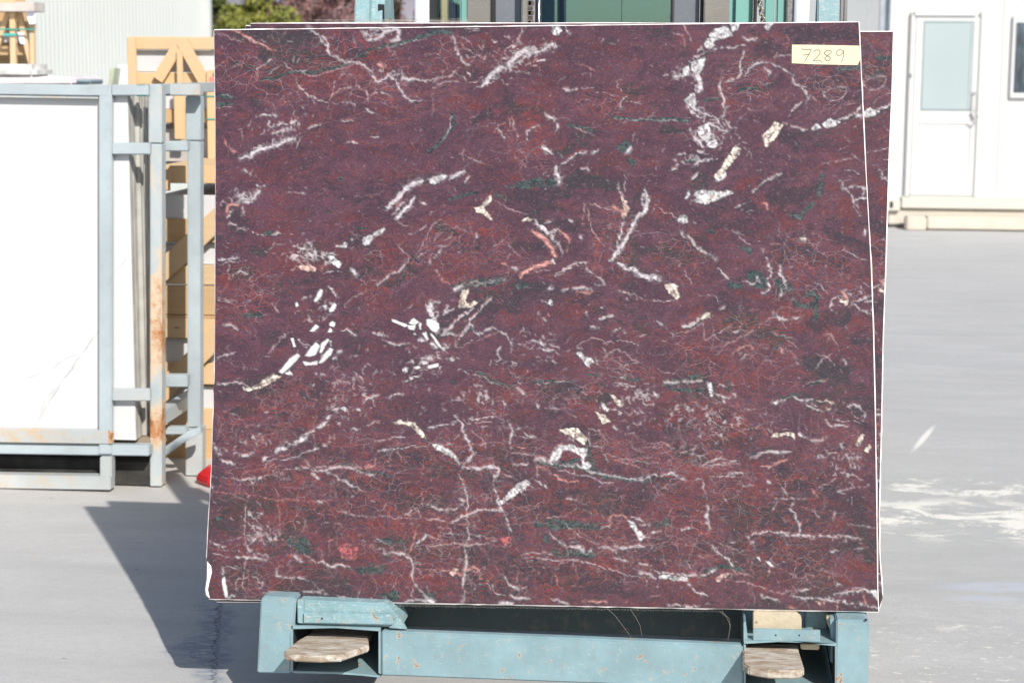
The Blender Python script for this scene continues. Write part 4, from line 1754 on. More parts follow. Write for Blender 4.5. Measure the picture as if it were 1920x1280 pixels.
# ------------------------------------------------------------------ blue stillage under the slabs
BLUE = (.205, .312, .342)
M_BLUE = painted('worn_blue_paint', BLUE, rust=.50, scratch=.65, dirt=.22, s=3.0, rustcol=(.32, .17, .075))
M_BLUE2 = painted('scuffed_blue_paint', (.20, .33, .355), rust=.54, scratch=1.3, dirt=.4, s=3.0, rustcol=(.32, .17, .075))
YF = 4.555
st = empty('slab_stillage', 'worn light blue steel stillage with rust spots carrying the marble slabs on the fork tips', 'steel stillage', tuple(onY(960, 1262, YF + .4) * [1, 1, 1]))
pp('corner_post', [(489, 1123), (492, 1119), (498, 1117.5), (556, 1120.5), (551, 1178), (545.5, 1190), (545, 1262), (482, 1261)], YF, .09, M_BLUE, st, .004)
pp('corner_post', [(1568, 1161), (1626, 1162), (1630, 1165), (1627, 1310), (1566, 1310)], YF, .09, M_BLUE, st, .004)
pp('front_beam', [(715, 1182), (1060, 1195), (1393, 1209), (1393, 1290), (1060, 1279), (715, 1266)], YF, .028, M_BLUE, st, .004)
# fork pockets: four plates each
M_POCKET_SHADE = plain('shaded_pocket_steel', (.030, .034, .034), .8, .4, 15)  # near black: shade inside the pockets put into the colour
M_SHADE = painted('shaded_beam_paint', (.045, .075, .075), rust=.2, scratch=.1, dirt=.5, s=2)  # darkened stillage paint, the shade on the inner beams is painted in
def pocket(x0, y0, x1, y1, bulge=0):
    d = .92
    n0 = len(st.children)
    pp('fork_pocket_plate', [(x0, y0), (x1, y0 + (x1 - x0) * .03), (x1 - 1, y0 + 6 + (x1 - x0) * .03), ((x0 + x1) / 2, y0 + 5 - bulge), (x0 + 1, y0 + 7)], YF, d, M_BLUE, st, .001)
    pp('fork_pocket_plate', [(x1 - 4.5, y0 + 9), (x1, y0 + 6), (x1, y1 + 2), (x1 - 4.5, y1 - 1)], YF + .001, d, M_BLUE, st, .001)
    pp('fork_pocket_plate', [(x0, y0 + 6), (x0 + 4.5, y0 + 8), (x0 + 4.5, y1 - 4), (x0, y1 - 2)], YF + .001, d, M_BLUE, st, .001)
    pp('fork_pocket_plate', [(x0 + 4, y1 - 5), (x0 + (x1 - x0) * .55, y1 - 3), (x0 + (x1 - x0) * .8, y1 + 1), (x1 - 1, y1 + 4), (x1 - 1, y1 + 8), (x0 + (x1 - x0) * .78, y1 + 4), (x0 + (x1 - x0) * .5, y1 + 1), (x0 + 4, y1 - 1)], YF + .002, .5, M_BLUE, st, .001)
for_pockets = []
pocket(545, 1172, 714, 1262)
pocket(1394, 1200, 1570, 1300, 3)
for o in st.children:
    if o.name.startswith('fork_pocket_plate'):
        o.data.materials.append(M_POCKET_SHADE)
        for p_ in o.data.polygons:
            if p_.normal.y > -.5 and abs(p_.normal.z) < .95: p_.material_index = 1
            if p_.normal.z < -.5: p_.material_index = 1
# seats above the pockets
pp('slab_seat', [(560, 1124), (727, 1131), (738, 1146), (750, 1163), (755, 1176), (560, 1170)], YF + .012, .10, M_BLUE2, st, .004)
pp('gusset', [(742, 1158), (750, 1158), (763, 1180), (728, 1177)], YF + .004, .012, M_BLUE2, st, .002)
pp('seat_lip', [(560, 1148), (735, 1152), (738, 1172), (560, 1168)], YF - .002, .012, M_BLUE2, st, .003)
pp('seat_end_plate', [(557, 1124), (569, 1124), (569, 1168), (558, 1168)], YF - .004, .014, M_BLUE2, st, .002)
pp('seat_lip', [(1412, 1178), (1538, 1181), (1538, 1203), (1412, 1200)], YF + .004, .008, M_BLUE, st, .001)
M_BLACK = plain('dark_hole', (.012, .012, .014), .9)
for hx, hy in ((1454.6, 1190), (1498.6, 1190.3)):
    p = onY(hx, hy, YF + .0035); tube('bolt_hole', p, p + np.array([0, .002, 0]), .0022, M_BLACK, st, 12)
for hx, hy, r in ((1623.5, 1161.5, .003), (603.5, 1159, .0022)):
    p = onY(hx, hy, YF - .0045); tube('bolt_hole', p, p + np.array([0, .002, 0]), r, M_BLACK, st, 12)
pp('seat_web', [(1394, 1166), (1398, 1164), (1402, 1198), (1394, 1200)], YF + .006, .30, M_BLUE, st, .001)
pp('seat_web', [(1556, 1160), (1566, 1160), (1566, 1204), (1558, 1196)], YF + .03, .30, M_BLUE, st, .001)
pp('seat_base', [(1400, 1199), (1566, 1204), (1566, 1207), (1400, 1203)], YF + .012, .5, M_BLUE, st, .001)
# rails running back, rear beam, raking uprights
xl, xr = onY(515, 1190, YF)[0], onY(1597, 1210, YF)[0]
zb = onY(960, 1240, YF)[2]
for X in (xl, xr):
    box('side_rail', X - .045, X + .045, YF + .09, YF + 1.0, zb, zb + .10, M_BLUE, st)
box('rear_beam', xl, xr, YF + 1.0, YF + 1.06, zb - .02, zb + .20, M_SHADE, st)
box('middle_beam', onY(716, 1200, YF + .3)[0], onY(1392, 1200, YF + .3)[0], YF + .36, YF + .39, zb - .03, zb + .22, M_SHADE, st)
for x0, x1 in ((668, 695), (1532, 1572)):
    A0, A1 = onS(x0, 20, .105), onS(x1, 20, .105)
    cx = (A0 + A1) / 2; w = np.linalg.norm(A1 - A0)
    dd = np.array([0, math.sin(LEAN), math.cos(LEAN)])
    L0 = (cx[2] - zb - .06) / dd[2]
    bar('raking_upright', cx - dd * L0, cx + dd * .35, w, .05, M_BLUE2, st, .003)
    if x0 < 700:
        B0, B1 = onS(696.5, 20, .125), onS(722, 20, .125); c2 = (B0 + B1) / 2
        bar('upright_flange', c2 - dd * L0, c2 + dd * .35, np.linalg.norm(B1 - B0), .012, M_BLUE2, st, .001)
        q = [(709, 8), (721, 9), (721, 60), (717.5, 60), (717.5, 18), (709, 20.5)]
        a = [onS(x, y, .1165) for x, y in q]; b = [onS(x, y, .1185) for x, y in q]
        v, f = loop_prism(a, b); mesh_obj('upright_slot', v, f, M_BLACK, st)
        bar('back_stay', c2 + dd * .1 + np.array([0, .03, 0]), (c2[0], YF + 1.0, zb + .15), .05, .05, M_BLUE, st)
    else:
        for k, (ex0, ex1) in enumerate(((1575, 1580), (1582, 1588))):
            E0, E1 = onS(ex0, 20, .12), onS(ex1, 20, .12); c3 = (E0 + E1) / 2
            bar('upright_strip', c3 - dd * L0, c3 + dd * .35, np.linalg.norm(E1 - E0), .03, plain('dark_rubber_strip', (.16, .155, .155), .6) if k == 0 else bpy.data.materials['dark_rubber_strip'], st, .001)
        bar('back_stay', cx + dd * .1 + np.array([0, .04, 0]), (cx[0], YF + 1.0, zb + .15), .05, .05, M_BLUE, st)
# wooden bearers under the slabs
M_PALE = wood('pale_pine', (.55, .48, .35), 'y', .5)
bl = pp('wooden_block', [(1412, 1148), (1416, 1147), (1493, 1148), (1503, 1159), (1503, 1181), (1412, 1179)], 4.597, .16, M_PALE, None, .002)
tag(bl, 'square pale pine block under the right end of the front slab', 'wooden block')
bl = pp('wooden_batten', [(1549, 1156), (1563, 1156), (1562, 1190), (1560, 1194), (1556, 1180), (1552, 1172)], YF + .055, .2, M_PALE, None, .002)
tag(bl, 'slim split pine wedge between the seat and the right corner post', 'wooden wedge')
bl = pp('wooden_batten', [(1500, 1168), (1552, 1172), (1552, 1184), (1500, 1179)], YF + .16, .10, wood('grey_wood', (.33, .27, .20), 'x', .6), None, .002)
tag(bl, 'short grey weathered batten lying in shade behind the pine block', 'wooden batten')
bl = pp('wooden_block', [(1500, 1206), (1537, 1207), (1536, 1218), (1502, 1217)], YF + .05, .15, M_PALE, None, .002)
tag(bl, 'small pine offcut wedged above the right fork tip', 'wooden block')
# ------------------------------------------------------------------ forklift behind the slabs
MINT = (.18, .38, .34)
M_MINT = plain('mint_green_paint', MINT, .3, .05, 3)
M_MAST = painted('worn_mast_steel', (.21, .20, .18), rust=.25, scratch=.75, rustcol=(.3, .16, .07), dirt=.4, s=2)
M_GREY = painted('grey_mast_paint', (.16, .175, .20), rust=.12, scratch=.35, dirt=.15, s=2)
M_DARK = plain('black_steel', (.022, .023, .026), .5, .2, 20)
M_CHROME = plain('chromed_rod', (.55, .56, .58), .12, .05, 10, metal=1.0)
M_CHAIN = plain('oily_chain', (.22, .19, .15), .35, .4, 60, metal=.8)
M_RUB = plain('tyre_rubber', (.03, .03, .032), .85, .2, 20)
k = NT('cab_glass')
tr = k.n('ShaderNodeBsdfTransparent'); tr.inputs[0].default_value = (.66, .78, .82, 1)
gl = k.n('ShaderNodeBsdfGlossy'); gl.inputs['Roughness'].default_value = .03; gl.inputs[0].default_value = (.5, .85, .9, 1)
mx = k.n('ShaderNodeMixShader'); mx.inputs[0].default_value = .22
k.l(tr.outputs[0], mx.inputs[1]); k.l(gl.outputs[0], mx.inputs[2]); k.l(mx.outputs[0], k.t.nodes['Material Output'].inputs[0])
M_GLASS = k.m
YM = 5.62
fk = empty('forklift', 'mint green forklift with a worn mast standing behind the marble slabs', 'forklift', (onY(1130, 400, 7)[0], 7.0, 0))
def xr_(x0, x1, Y, y=20):
    return onY(x0, y, Y)[0], onY(x1, y, Y)[0]
def upright(name, x0, x1, Y, d, mat, z0=.12, z1=2.25, bevel=.003, parent=None):
    a, b = xr_(x0, x1, Y)
    return box(name, a, b, Y, Y + d, z0, z1, mat, parent or fk, bevel)
# mast: outer rails, inner rails, edges
for s, L in (('l', ((875, 918, 0, .10, M_MAST), (920.5, 927, .03, .09, M_DARK), (928, 977, .05, .06, M_GREY), (978, 988, .0, .03, M_MAST))),
             ('r', ((1320, 1367, .0, .10, M_MAST), (1312.5, 1319.5, .03, .09, M_DARK), (1262.5, 1311, .05, .06, M_GREY), (1257.5, 1262, .03, .09, M_DARK)))):
    for x0, x1, dy, d, mt in L:
        upright('mast_rail', x0, x1, YM + dy, d, mt)
a, b = xr_(1001, 1014, YM + .16); tube('lift_cylinder', ((a + b) / 2, YM + .2, .15), ((a + b) / 2, YM + .2, 2.25), (b - a) / 2, M_DARK, fk)
a, b = xr_(1008, 1012, YM + .13); tube('cylinder_rod', ((a + b) / 2, YM + .145, .9), ((a + b) / 2, YM + .145, 2.25), (b - a) / 2, M_CHROME, fk)
# roller chain hanging in two strands
def chain_strand(px, Y):
    vs, fs = [], []
    z = 1.2; i = 0
    X0 = onY(px, 25, Y)[0]; X1 = onY(px + 3.5, 25, Y)[0]
    while z < 2.2:
        w = .009 if i % 2 else .0055
        bmv = [(X0 - w, Y - .004, z), (X0 + w, Y - .004, z), (X0 + w, Y - .004, z + .013), (X0 - w, Y - .004, z + .013)]
        v, f = loop_prism([np.array(q) for q in bmv], [np.array((q[0], Y + .004, q[2])) for q in bmv])
        o = len(vs); vs += v; fs += [[j + o for j in q] for q in f]
        z += .0145; i += 1
    mesh_obj('mast_chain', vs, fs, M_CHAIN, fk, bevel=.0015)
chain_strand(991, YM + .06); chain_strand(996, YM + .06)
# loose link chain hanging on the right, leaning a little
for i in range(16):
    y = -26 + i * 8.2
    px = 1424 + max(0, y) * .17
    c0 = onY(px, y, YM + .1)
    me = bpy.data.meshes.new('chain_link'); bmn = bmesh.new()
    R, r = .0085, .0026; nu_, nv_ = 12, 6
    vv = []
    for a_ in range(nu_):
        t = 2 * math.pi * a_ / nu_; st_ = .0045 * (1 if math.sin(t) > 0 else -1)
        for b_ in range(nv_):
            p = 2 * math.pi * b_ / nv_
            rr = .0058 + r * math.cos(p)
            x_, z_ = rr * math.cos(t), (rr * math.sin(t)) + st_
            y_ = r * math.sin(p)
            if i % 2: x_, y_ = y_, x_
            vv.append(bmn.verts.new((x_, y_, z_)))
    for a_ in range(nu_):
        for b_ in range(nv_):
            bmn.faces.new([vv[a_ * nv_ + b_], vv[((a_ + 1) % nu_) * nv_ + b_], vv[((a_ + 1) % nu_) * nv_ + (b_ + 1) % nv_], vv[a_ * nv_ + (b_ + 1) % nv_]])
    bmn.to_mesh(me); bmn.free(); me.materials.append(M_CHAIN)
    for p in me.polygons: p.use_smooth = True
    o = bpy.data.objects.new('chain_link', me); o.location = Vector(c0) - fk.location; link(o, fk)
# carriage and forks
xa, xb = xr_(880, 1362, YM - .1, 400)
for z in (.22, .55):
    box('carriage_bar', xa, xb, YM - .08, YM - .03, z, z + .09, M_DARK, fk)
box('mast_cross_member', xa, xb, YM + .12, YM + .17, .3, .42, M_DARK, fk)
k = NT('fork_steel')
v = k.scale(k.pos, (7, 30, 20))
g = k.noise(v, 2.2, 7, .7, 1.0)
c = k.mix(k.ramp(g, .32, .68), (.22, .15, .09), (.50, .46, .40))
c = k.mix(k.ramp(k.noise(k.scale(k.pos, (3, 40, 30), (3, 3, 3)), 3, 6, .72, .6), .56, .66, 0, .8), c, (.72, .71, .69))
c = k.mix(k.ramp(k.noise(k.pos, 30, 5, .7), .55, .7, 0, .75), c, (.26, .12, .045))
k.bump(g, .3, .002)
M_FORK = k.fin(c, .55)
def fork(top, thick, Yt, back):
    z = onY(*top[0], Yt)[2]
    P = [onG(x, y, z) for x, y in top]
    n = len(P)
    lower = [p - np.array([0, 0, thick]) for p in P]
    v, f = loop_prism(P, lower)
    o = mesh_obj('fork', v, f, M_FORK, fk, bevel=.0035)
    xs = [P[i][0] for i in back]; ys = max(P[i][1] for i in back)
    X0, X1 = min(xs), max(xs)
    box('fork', X0, X1, ys - .002, YM - .08, z - thick * 1.25, z - .001, M_FORK, fk, .003)
    box('fork_shank', X0, X1, YM - .13, YM - .085, z - thick * 1.25, .70, M_DARK, fk, .003)
    return z, thick
fork([(532, 1219), (534, 1224), (552, 1227), (600, 1229), (640, 1227), (692, 1209), (690, 1193), (640, 1191), (579, 1188), (560, 1198)], .018, 4.46, (6, 8))
fork([(1393, 1243), (1404, 1250), (1440, 1256), (1480, 1257), (1503, 1255), (1508, 1251), (1498, 1219), (1440, 1216), (1393, 1213)], .021, 4.44, (6, 8))
# cab and body far enough back to clear the mast
YC = 6.25
def yb_(n, x0, x1, Y, d, z0, z1, m, bevel=.01): 
    a, b = xr_(x0, x1, Y, 20); return box(n, a, b, Y, Y + d, z0, z1, m, fk, bevel)
yb_('cab_post', 1368, 1412, YC - .12, .08, .75, 2.35, M_MINT, .02)
yb_('cab_post', 1432, 1452, YC - .02, .06, .75, 2.35, M_MINT, .006)
yb_('cab_post', 1455, 1474, YC - .03, .05, .75, 2.35, M_MINT, .006)
yb_('door_seal', 1413, 1419.5, YC - .13, .05, .75, 2.35, M_DARK, .003)
yb_('door_seal', 1475, 1488, YC - .05, .05, .75, 2.35, plain('ribbed_hose', (.20, .20, .20), .7, .3, 90), .003)
a, b = xr_(1489, 1519, YC - .1); tube('air_pipe', ((a + b) / 2, YC - .05, .5), ((a + b) / 2, YC - .05, 2.35), (b - a) / 2, plain('pale_pipe', (.72, .73, .78), .4, .04, 4), fk)
yb_('pipe_bracket', 1519, 1531, YC - .2, .04, 1.2, 1.715, M_DARK, .004)
yb_('pipe_bracket', 1522, 1530, YC - .2, .03, 1.715, 1.74, M_MAST, .004)
yb_('cab_post', 826, 838, YC + .02, .05, .75, 2.35, plain('olive_post', (.28, .28, .17), .5), .004)
yb_('cab_post', 862, 874, YC + .02, .05, .75, 2.35, M_MINT, .006)
yb_('door_seal', 801, 817, YC - .03, .06, .75, 2.35, M_DARK, .004)
a, b = xr_(770, 800, YC - .1); tube('air_pipe', ((a + b) / 2, YC - .02, .5), ((a + b) / 2, YC - .02, 2.35), (b - a) / 2, bpy.data.materials['pale_pipe'], fk)
X0, X1 = xr_(816, 1474, YC)
yb_('side_window', 818, 874, YC + .1, .006, .9, 2.3, M_GLASS, .001)
yb_('windscreen', 1015, 1165, YC + .03, .006, .9, 2.3, M_GLASS, .001)
yb_('windscreen', 1166, 1257, YC + .05, .006, .9, 2.3, M_GLASS, .001)
# seat and mirror seen through the glass
mp = [(828, -8), (845, 2), (850, 9), (857, 5), (858, 60), (826, 60), (823, 30)]
pp('mirror', mp, YC + .06, .03, plain('navy_plastic', (.02, .035, .06), .3), fk, .006)
yb_('rear_wall', 1014, 1260, YC + 1.2, .05, .75, 2.3, plain('cab_interior', (.09, .095, .13), .6, .35, 2.2), .01)
yb_('rear_wall', 820, 874, YC + 1.2, .05, .75, 2.3, bpy.data.materials['mint_green_paint'], .01)
box('cab_roof', X0, X1, YC - .1, YC + 1.3, 2.36, 2.44, M_MINT, fk, .02)
box('seat_back', onY(1080, 20, YC + .8)[0], onY(1220, 20, YC + .8)[0], YC + .85, YC + .98, .95, 1.55, M_RUB, fk, .04)
box('body_panel', X0, X1, YC + .0, YC + 1.45, .35, .75, M_MINT, fk, .03)
box('counterweight', X0, X1, YC + 1.3, YC + 2.0, .3, 1.25, M_DARK, fk, .08)
for X in (X0 + .05, X1 - .05):
    for Y, r in ((YC + .25, .33), (YC + 1.5, .27)):
        w = tube('wheel', (X - .11, Y, r), (X + .11, Y, r), r, M_RUB, fk, 28)
        hb = tube('hub', (X - .12, Y, r), (X + .12, Y, r), r * .5, M_MINT, None, 20)
        hb.parent = w; hb.data.transform(Matrix.Translation(-fk.location))
# ------------------------------------------------------------------ pale grey rack with white slabs, on the left
M_RACK = painted('pale_rack_paint', (.40, .46, .485), rust=.22, scratch=.3, rustcol=(.45, .2, .07), dirt=.2, s=1.3, stain=.25)
M_RACKS = painted('stained_rack_paint', (.44, .47, .47), rust=.42, scratch=.2, rustcol=(.50, .22, .07), dirt=.22, s=.9, stain=.95)
YR = onG(100, 918)[1]
def rust_post():
    k = NT('rusty_rack_paint')
    p = k.pos
    xs = k.n('ShaderNodeSeparateXYZ'); k.l(p, xs.inputs[0]); z = xs.outputs[2]
    zz = lambda y: onY(292, y, YR + .1)[2]
    n1 = k.noise(k.scale(p, (7, 7, 4)), 2.6, 7, .7, .3)
    n2 = k.noise(p, 42, 5, .7)
    c = k.mix(k.ramp(n1, .35, .65), (.39, .445, .465), (.46, .48, .475))
    tot = None
    for y, h, a in ((640, 95, .62), (795, 70, .75), (520, 90, .28), (905, 30, .25), (330, 60, .18), (560, 60, .2)):
        d = k.ramp(k.math('ABSOLUTE', k.math('SUBTRACT', z, zz(y))), abs(zz(y) - zz(y + h)), abs(zz(y) - zz(y + h)) * .15, 0, a)
        tot = d if tot is None else k.math('ADD', tot, d)
    m = k.math('ADD', tot, k.math('MULTIPLY', k.math('SUBTRACT', n1, .5), 1.5))
    c = k.mix(k.ramp(m, .08, .45, 0, .85), c, (.62, .47, .31))
    c = k.mix(k.ramp(k.math('ADD', m, k.math('MULTIPLY', k.math('SUBTRACT', n2, .5), 1.0)), .42, .85, 0, .95), c, (.42, .17, .055))
    c = k.mix(k.ramp(k.math('ADD', m, k.math('MULTIPLY', k.math('SUBTRACT', n2, .5), 2.2)), .85, 1.1, 0, .8), c, (.24, .09, .03))
    return k.fin(c, .6)
M_RACKR = rust_post()
rk = empty('slab_rack', 'pale blue grey steel rack with rusty posts holding white slabs at the left', 'slab rack', tuple(onG(150, 915)))
R = lambda n, a, b, c, d, Y, t, m=None, bv=.004: pp(n, [(a, b), (c, b + (c - a) * .015), (c, d + (c - a) * .015), (a, d)] if c - a > 75 else [(a, b), (c, b), (c, d), (a, d)], Y, t, m or M_RACK, rk, bv)
R('top_rail', -260, 153, 203.5, 174, YR, .03)
R('top_rail', 209, 159, 278, 180, YR + .004, .028)
R('joint_plate', 203.5, 160, 208.5, 178, YR + .006, .02, M_RACKR, .001)
R('rail_lip', -260, 175, 184, 179, YR + .006, .02, M_RACKS, .001)
R('front_post', 185, 174.5, 209, 852, YR + .001, .031)
R('front_post', -190, 180, -166, 920, YR, .05)
R('bottom_rail', -260, 800, 208, 826, YR - .004, .036, M_RACKS)
R('bottom_rail', -260, 827, 279, 847, YR + .012, .06, M_RACK)
R('foot_rail', -260, 886, 207, 912, YR - .02, .06, M_RACKS)
R('foot_post', 187, 856, 209, 900, YR - .006, .05, M_RACKS)
pp('weld_chamfer', [(203, 806), (209, 812), (209, 832), (203, 832)], YR - .006, .03, M_RACKR, rk, .001)
R('cross_rail', 209, 268, 281, 290, YR + .005, .028)
R('cross_rail', 210, 729, 281, 752, YR + .005, .028, M_RACKS)
YP = onG(290, 912)[1]
R('corner_post', 278, 158, 303, 269, YP - .02, .06, M_RACKR)
R('corner_post', 281, 270, 303, 912, YP - .02, .06, M_RACKR)
R('cross_rail', 303.5, 265, 351, 284, YP + .09, .05)
R('cross_rail', 305, 158, 375, 180, YP + .12, .05, M_RACKS)
R('cross_rail', 309, 703, 351, 726, YP + .12, .05)
R('cross_rail', 309, 801, 349, 815, YP + .15, .05)
YQ = onG(360, 890)[1]
R('rear_post', 347.5, 180, 375.5, 264, YQ - .03, .06)
R('rear_post', 351, 265, 375, 880, YQ - .03, .06)
R('rear_post', 347.5, 800, 379, 892, YQ - .034, .06, M_RACKS)
pp('diagonal_brace', [(308, 838), (352, 808), (376, 800), (376, 812), (350, 826), (308, 856)], YP + .06, .03, M_RACK, rk, .002)
box('side_rail', onY(283, 840, YP)[0], onY(303, 840, YP)[0], YP + .04, YP + .9, .24, .30, M_RACK, rk)
box('side_rail', onY(283, 170, YP)[0], onY(303, 170, YP)[0], YP + .04, YP + .9, onY(290, 178, YP)[2], onY(290, 158, YP)[2], M_RACK, rk)
gt = pr('green_tape', 256, 159.5, 273, 181, YR + .0075, .055, plain('green_tape', (.05, .26, .23), .5, .08, 8), rk, .001)
gt['label'] = 'dark green tape wound round the top rail'
M_WHITE = None
k = NT('white_marble')
p = k.scale(k.pos, (1, 1, 1))
w1 = k.noise(p, 9, 5, .65, col=True)
wv = k.n('ShaderNodeVectorMath', operation='MULTIPLY_ADD'); k.l(w1, wv.inputs[0]); wv.inputs[1].default_value = (.05, 0, .05); k.l(p, wv.inputs[2])
YV = YR + .036
tot = None
for chain, wd, am in (([(196, 600), (178, 630), (152, 662), (118, 714), (90, 760), (70, 792), (58, 815)], .0035, .9), ([(150, 663), (120, 672), (98, 692), (40, 712), (8, 728), (-60, 760)], .003, .6),
                      ([(110, 722), (88, 745), (66, 800)], .010, .35), ([(242, 480), (214, 512)], .004, .5)):
    for (xa, ya), (xb, yb_2) in zip(chain[:-1], chain[1:]):
        A_, B_ = onY(xa, ya, YV) + np.array([.025, 0, .025]), onY(xb, yb_2, YV) + np.array([.025, 0, .025])
        mp = k.n('ShaderNodeMapping'); mp.vector_type = 'TEXTURE'; k.l(wv.outputs[0], mp.inputs[0])
        mp.inputs['Location'].default_value = tuple((A_ + B_) / 2); L_ = math.hypot(B_[0] - A_[0], B_[2] - A_[2])
        mp.inputs['Rotation'].default_value = (0, -math.atan2(B_[2] - A_[2], B_[0] - A_[0]), 0); mp.inputs['Scale'].default_value = (L_ * .62, 1, wd)
        ln = k.n('ShaderNodeVectorMath', operation='LENGTH'); k.l(mp.outputs[0], ln.inputs[0])
        e = k.ramp(ln.outputs['Value'], 1.3, .2, 0, am)
        tot = e if tot is None else k.math('MAXIMUM', tot, e)
tot = k.math('MULTIPLY', tot, k.ramp(k.noise(p, 6, 3), .3, .55, .3, 1))
cloud = k.ramp(k.noise(k.scale(p, (1, 1, 1), (2, 0, 1)), 1.3, 5, .6), .42, .68)
c = k.mix(cloud, (.60, .60, .595), (.575, .575, .58))
c = k.mix(k.math('MULTIPLY', k.ramp(k.noise(p, 35, 5, .7), .6, .75), .25), c, (.47, .465, .45))
c = k.mix(tot, c, (.36, .365, .38))
M_WHITE = k.fin(c, .5)
M_WEDGE = plain('slab_side', (.43, .42, .385), .75, .16, 9)
zb0 = onY(100, 806, YR + .03)[2]
x1 = onY(243, 300, YR + .04)[0]; x0 = onY(-250, 300, YR + .04)[0]
zt = onY(100, 181, YR + .04)[2] + .0; zlow = onY(225, 824, YR + .04)[2]
def slabbox(*a):
    o = box(*a)
    o.data.materials.append(M_WEDGE)
    for p_ in o.data.polygons:
        if abs(p_.normal.y) < .5: p_.material_index = 1
    return o
txt = ['foremost white marble slab with faint grey veins in the pale rack']
for i in range(13):
    Y = YR + .036 + i * .0245
    h = zt - (0.0, .004, .0, .006, .003, .002, .006, .001, .004, .002, .0, .003, .001)[i] + .012
    o = slabbox('white_slab', x0 + .01 * (i % 3), x1 - (.0, .002, .001, .003, -.012, -.014, -.016, -.013, -.015, -.012, -.014, -.016, -.013)[i], Y, Y + .0215, zlow, h, M_WHITE, None, .0015)
    if i: o.data.materials[0] = M_WEDGE
    if i == 0: tag(o, txt[0], 'white slab', 'white slabs standing in the pale rack')
    else: tag(o, 'white slab seen only as a thin edge behind the foremost one in the pale rack', 'white slab', 'white slabs standing in the pale rack')
# shadow giving timber under the slabs
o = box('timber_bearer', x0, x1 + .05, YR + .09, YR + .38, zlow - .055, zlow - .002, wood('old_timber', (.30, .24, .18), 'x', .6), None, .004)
tag(o, 'dark old timber bearer giving shadow under the white slabs in the rack', 'timber bearer')
o = box('timber_sleeper', x0, x1 + .06, YR + .10, YR + .22, .0, onY(100, 858, YR + .10)[2], plain('shadow_dark_timber', (.035, .033, .030), .85, .4, 12), None, .006)  # timber whose near-black colour carries the shadow under the rails
tag(o, 'timber sleeper coloured near black for the shadow below the bottom rails of the pale rack', 'sleeper')
# red weight
M_RED = plain('red_plastic', (.52, .012, .018), .35, .1, 6)
c0 = onG(402, 916)
cx, cy = c0[0] + .02, c0[1] + .12
rw = empty('barrier_foot', 'red plastic eight sided barrier foot on the concrete beside the rack', 'barrier foot', (cx, cy, 0))
rings = [(.116, .0), (.124, .018), (.124, .036), (.084, .068), (.032, .073), (.032, .10)]
vs, fs = [], []
for r, z in rings:
    for a in range(8):
        t = (a + .5) * math.pi / 4
        vs.append((cx + r * math.cos(t), cy + r * math.sin(t) * 1.0, z))
for i in range(len(rings) - 1):
    for a in range(8):
        fs.append([i * 8 + a, i * 8 + (a + 1) % 8, (i + 1) * 8 + (a + 1) % 8, (i + 1) * 8 + a])
fs.append(list(range(8))); fs.append([len(vs) - 1 - j for j in range(8)])
mesh_obj('weight', vs, fs, M_RED, rw, bevel=.006)
tube('pole_socket', (cx, cy, .09), (cx, cy, .125), .022, M_RED, rw, 16)

# ------------------------------------------------------------------ timber crates behind the rack
M_CR = wood('crate_pine', (.60, .445, .275), 'x', .25)
M_CRV = wood('crate_pine_upright', (.60, .445, .275), 'z', .25)
M_CRD = wood('crate_pine_tan', (.52, .36, .20), 'x', .35)
M_SHEET = plain('white_packing', (.58, .58, .59), .5, .02, 3)
M_DUST = plain('dusty_film', (.50, .45, .41), .7, .15, 6)
M_STRAP = plain('green_strap', (.05, .30, .24), .4, .1, 8)
GRP = 'timber crates stacked behind the rack'
def crate(label, Y, rows, x0, x1, depth, brace, name='timber_crate', vert=(), bw=.085):
    """rows: (y0, y1, kind) from the top down; p plank, w white slabs, d film"""
    root = empty(name, label, 'timber crate', tuple(onY((x0 + x1) / 2, rows[-1][1], Y + depth / 2)), GRP)
    for y0, y1, kd in rows:
        if kd == 'p': pr('plank', x0, y0, x1, y1, Y, .03, M_CR, root, .003); pr('plank', x0, y0, x1, y1, Y + depth - .03, .03, M_CR, root, .003)
        if kd == 't': pr('plank', x0, y0, x1, y1, Y, .03, M_CRD, root, .003)
        if kd == 'T': pr('lid_board', x0, y0, x1, y1, Y, depth, M_CR, root, .003)
        if kd == 'w': pr('packed_slab', x0 + 2, y0, x1 - 2, y1, Y + .031, depth - .07, M_SHEET, root, .003)
    nb_ = 0
    for A, B in brace:
        a, b = onY(*A, Y - .02), onY(*B, Y - .02); bar('diagonal_brace', a + np.array([0, -.004 * nb_, 0]), b + np.array([0, -.004 * nb_, 0]), bw, .022, M_CR, root); nb_ += 1
    for vx0, vx1, vy0, vy1 in vert: pr('upright_board', vx0, vy0, vx1, vy1, Y - .047, .015, M_CRV, root, .003)
    return root
YK = onG(340, 858)[1]
crate('top crate of the low stack behind the rack, yellow lid lit by the sun', YK, [(312, 345, 'T'), (367, 412, 'w'), (412, 456, 't')], 296, 560, .9, [], vert=[(298, 318, 318, 358)])
crate('middle crate of the low stack, crossed by a long diagonal brace', YK, [(458, 497, 'w'), (498, 535, 'p'), (537, 592, 't')], 297, 560, .9, [((300, 512), (420, 400))])
crate('third crate down of the low stack, white slabs between yellow boards', YK, [(593, 598, 't'), (598, 636, 'p'), (636, 682, 'w'), (682, 722, 'p')], 298, 560, .9, [((296, 742), (430, 608))])
crate('bottom crate of the low stack behind the rack, standing on the concrete', YK, [(725, 767, 'w'), (768, 806, 'p'), (806, 862, 't')], 299, 560, .9, [])
YA = YK + .65
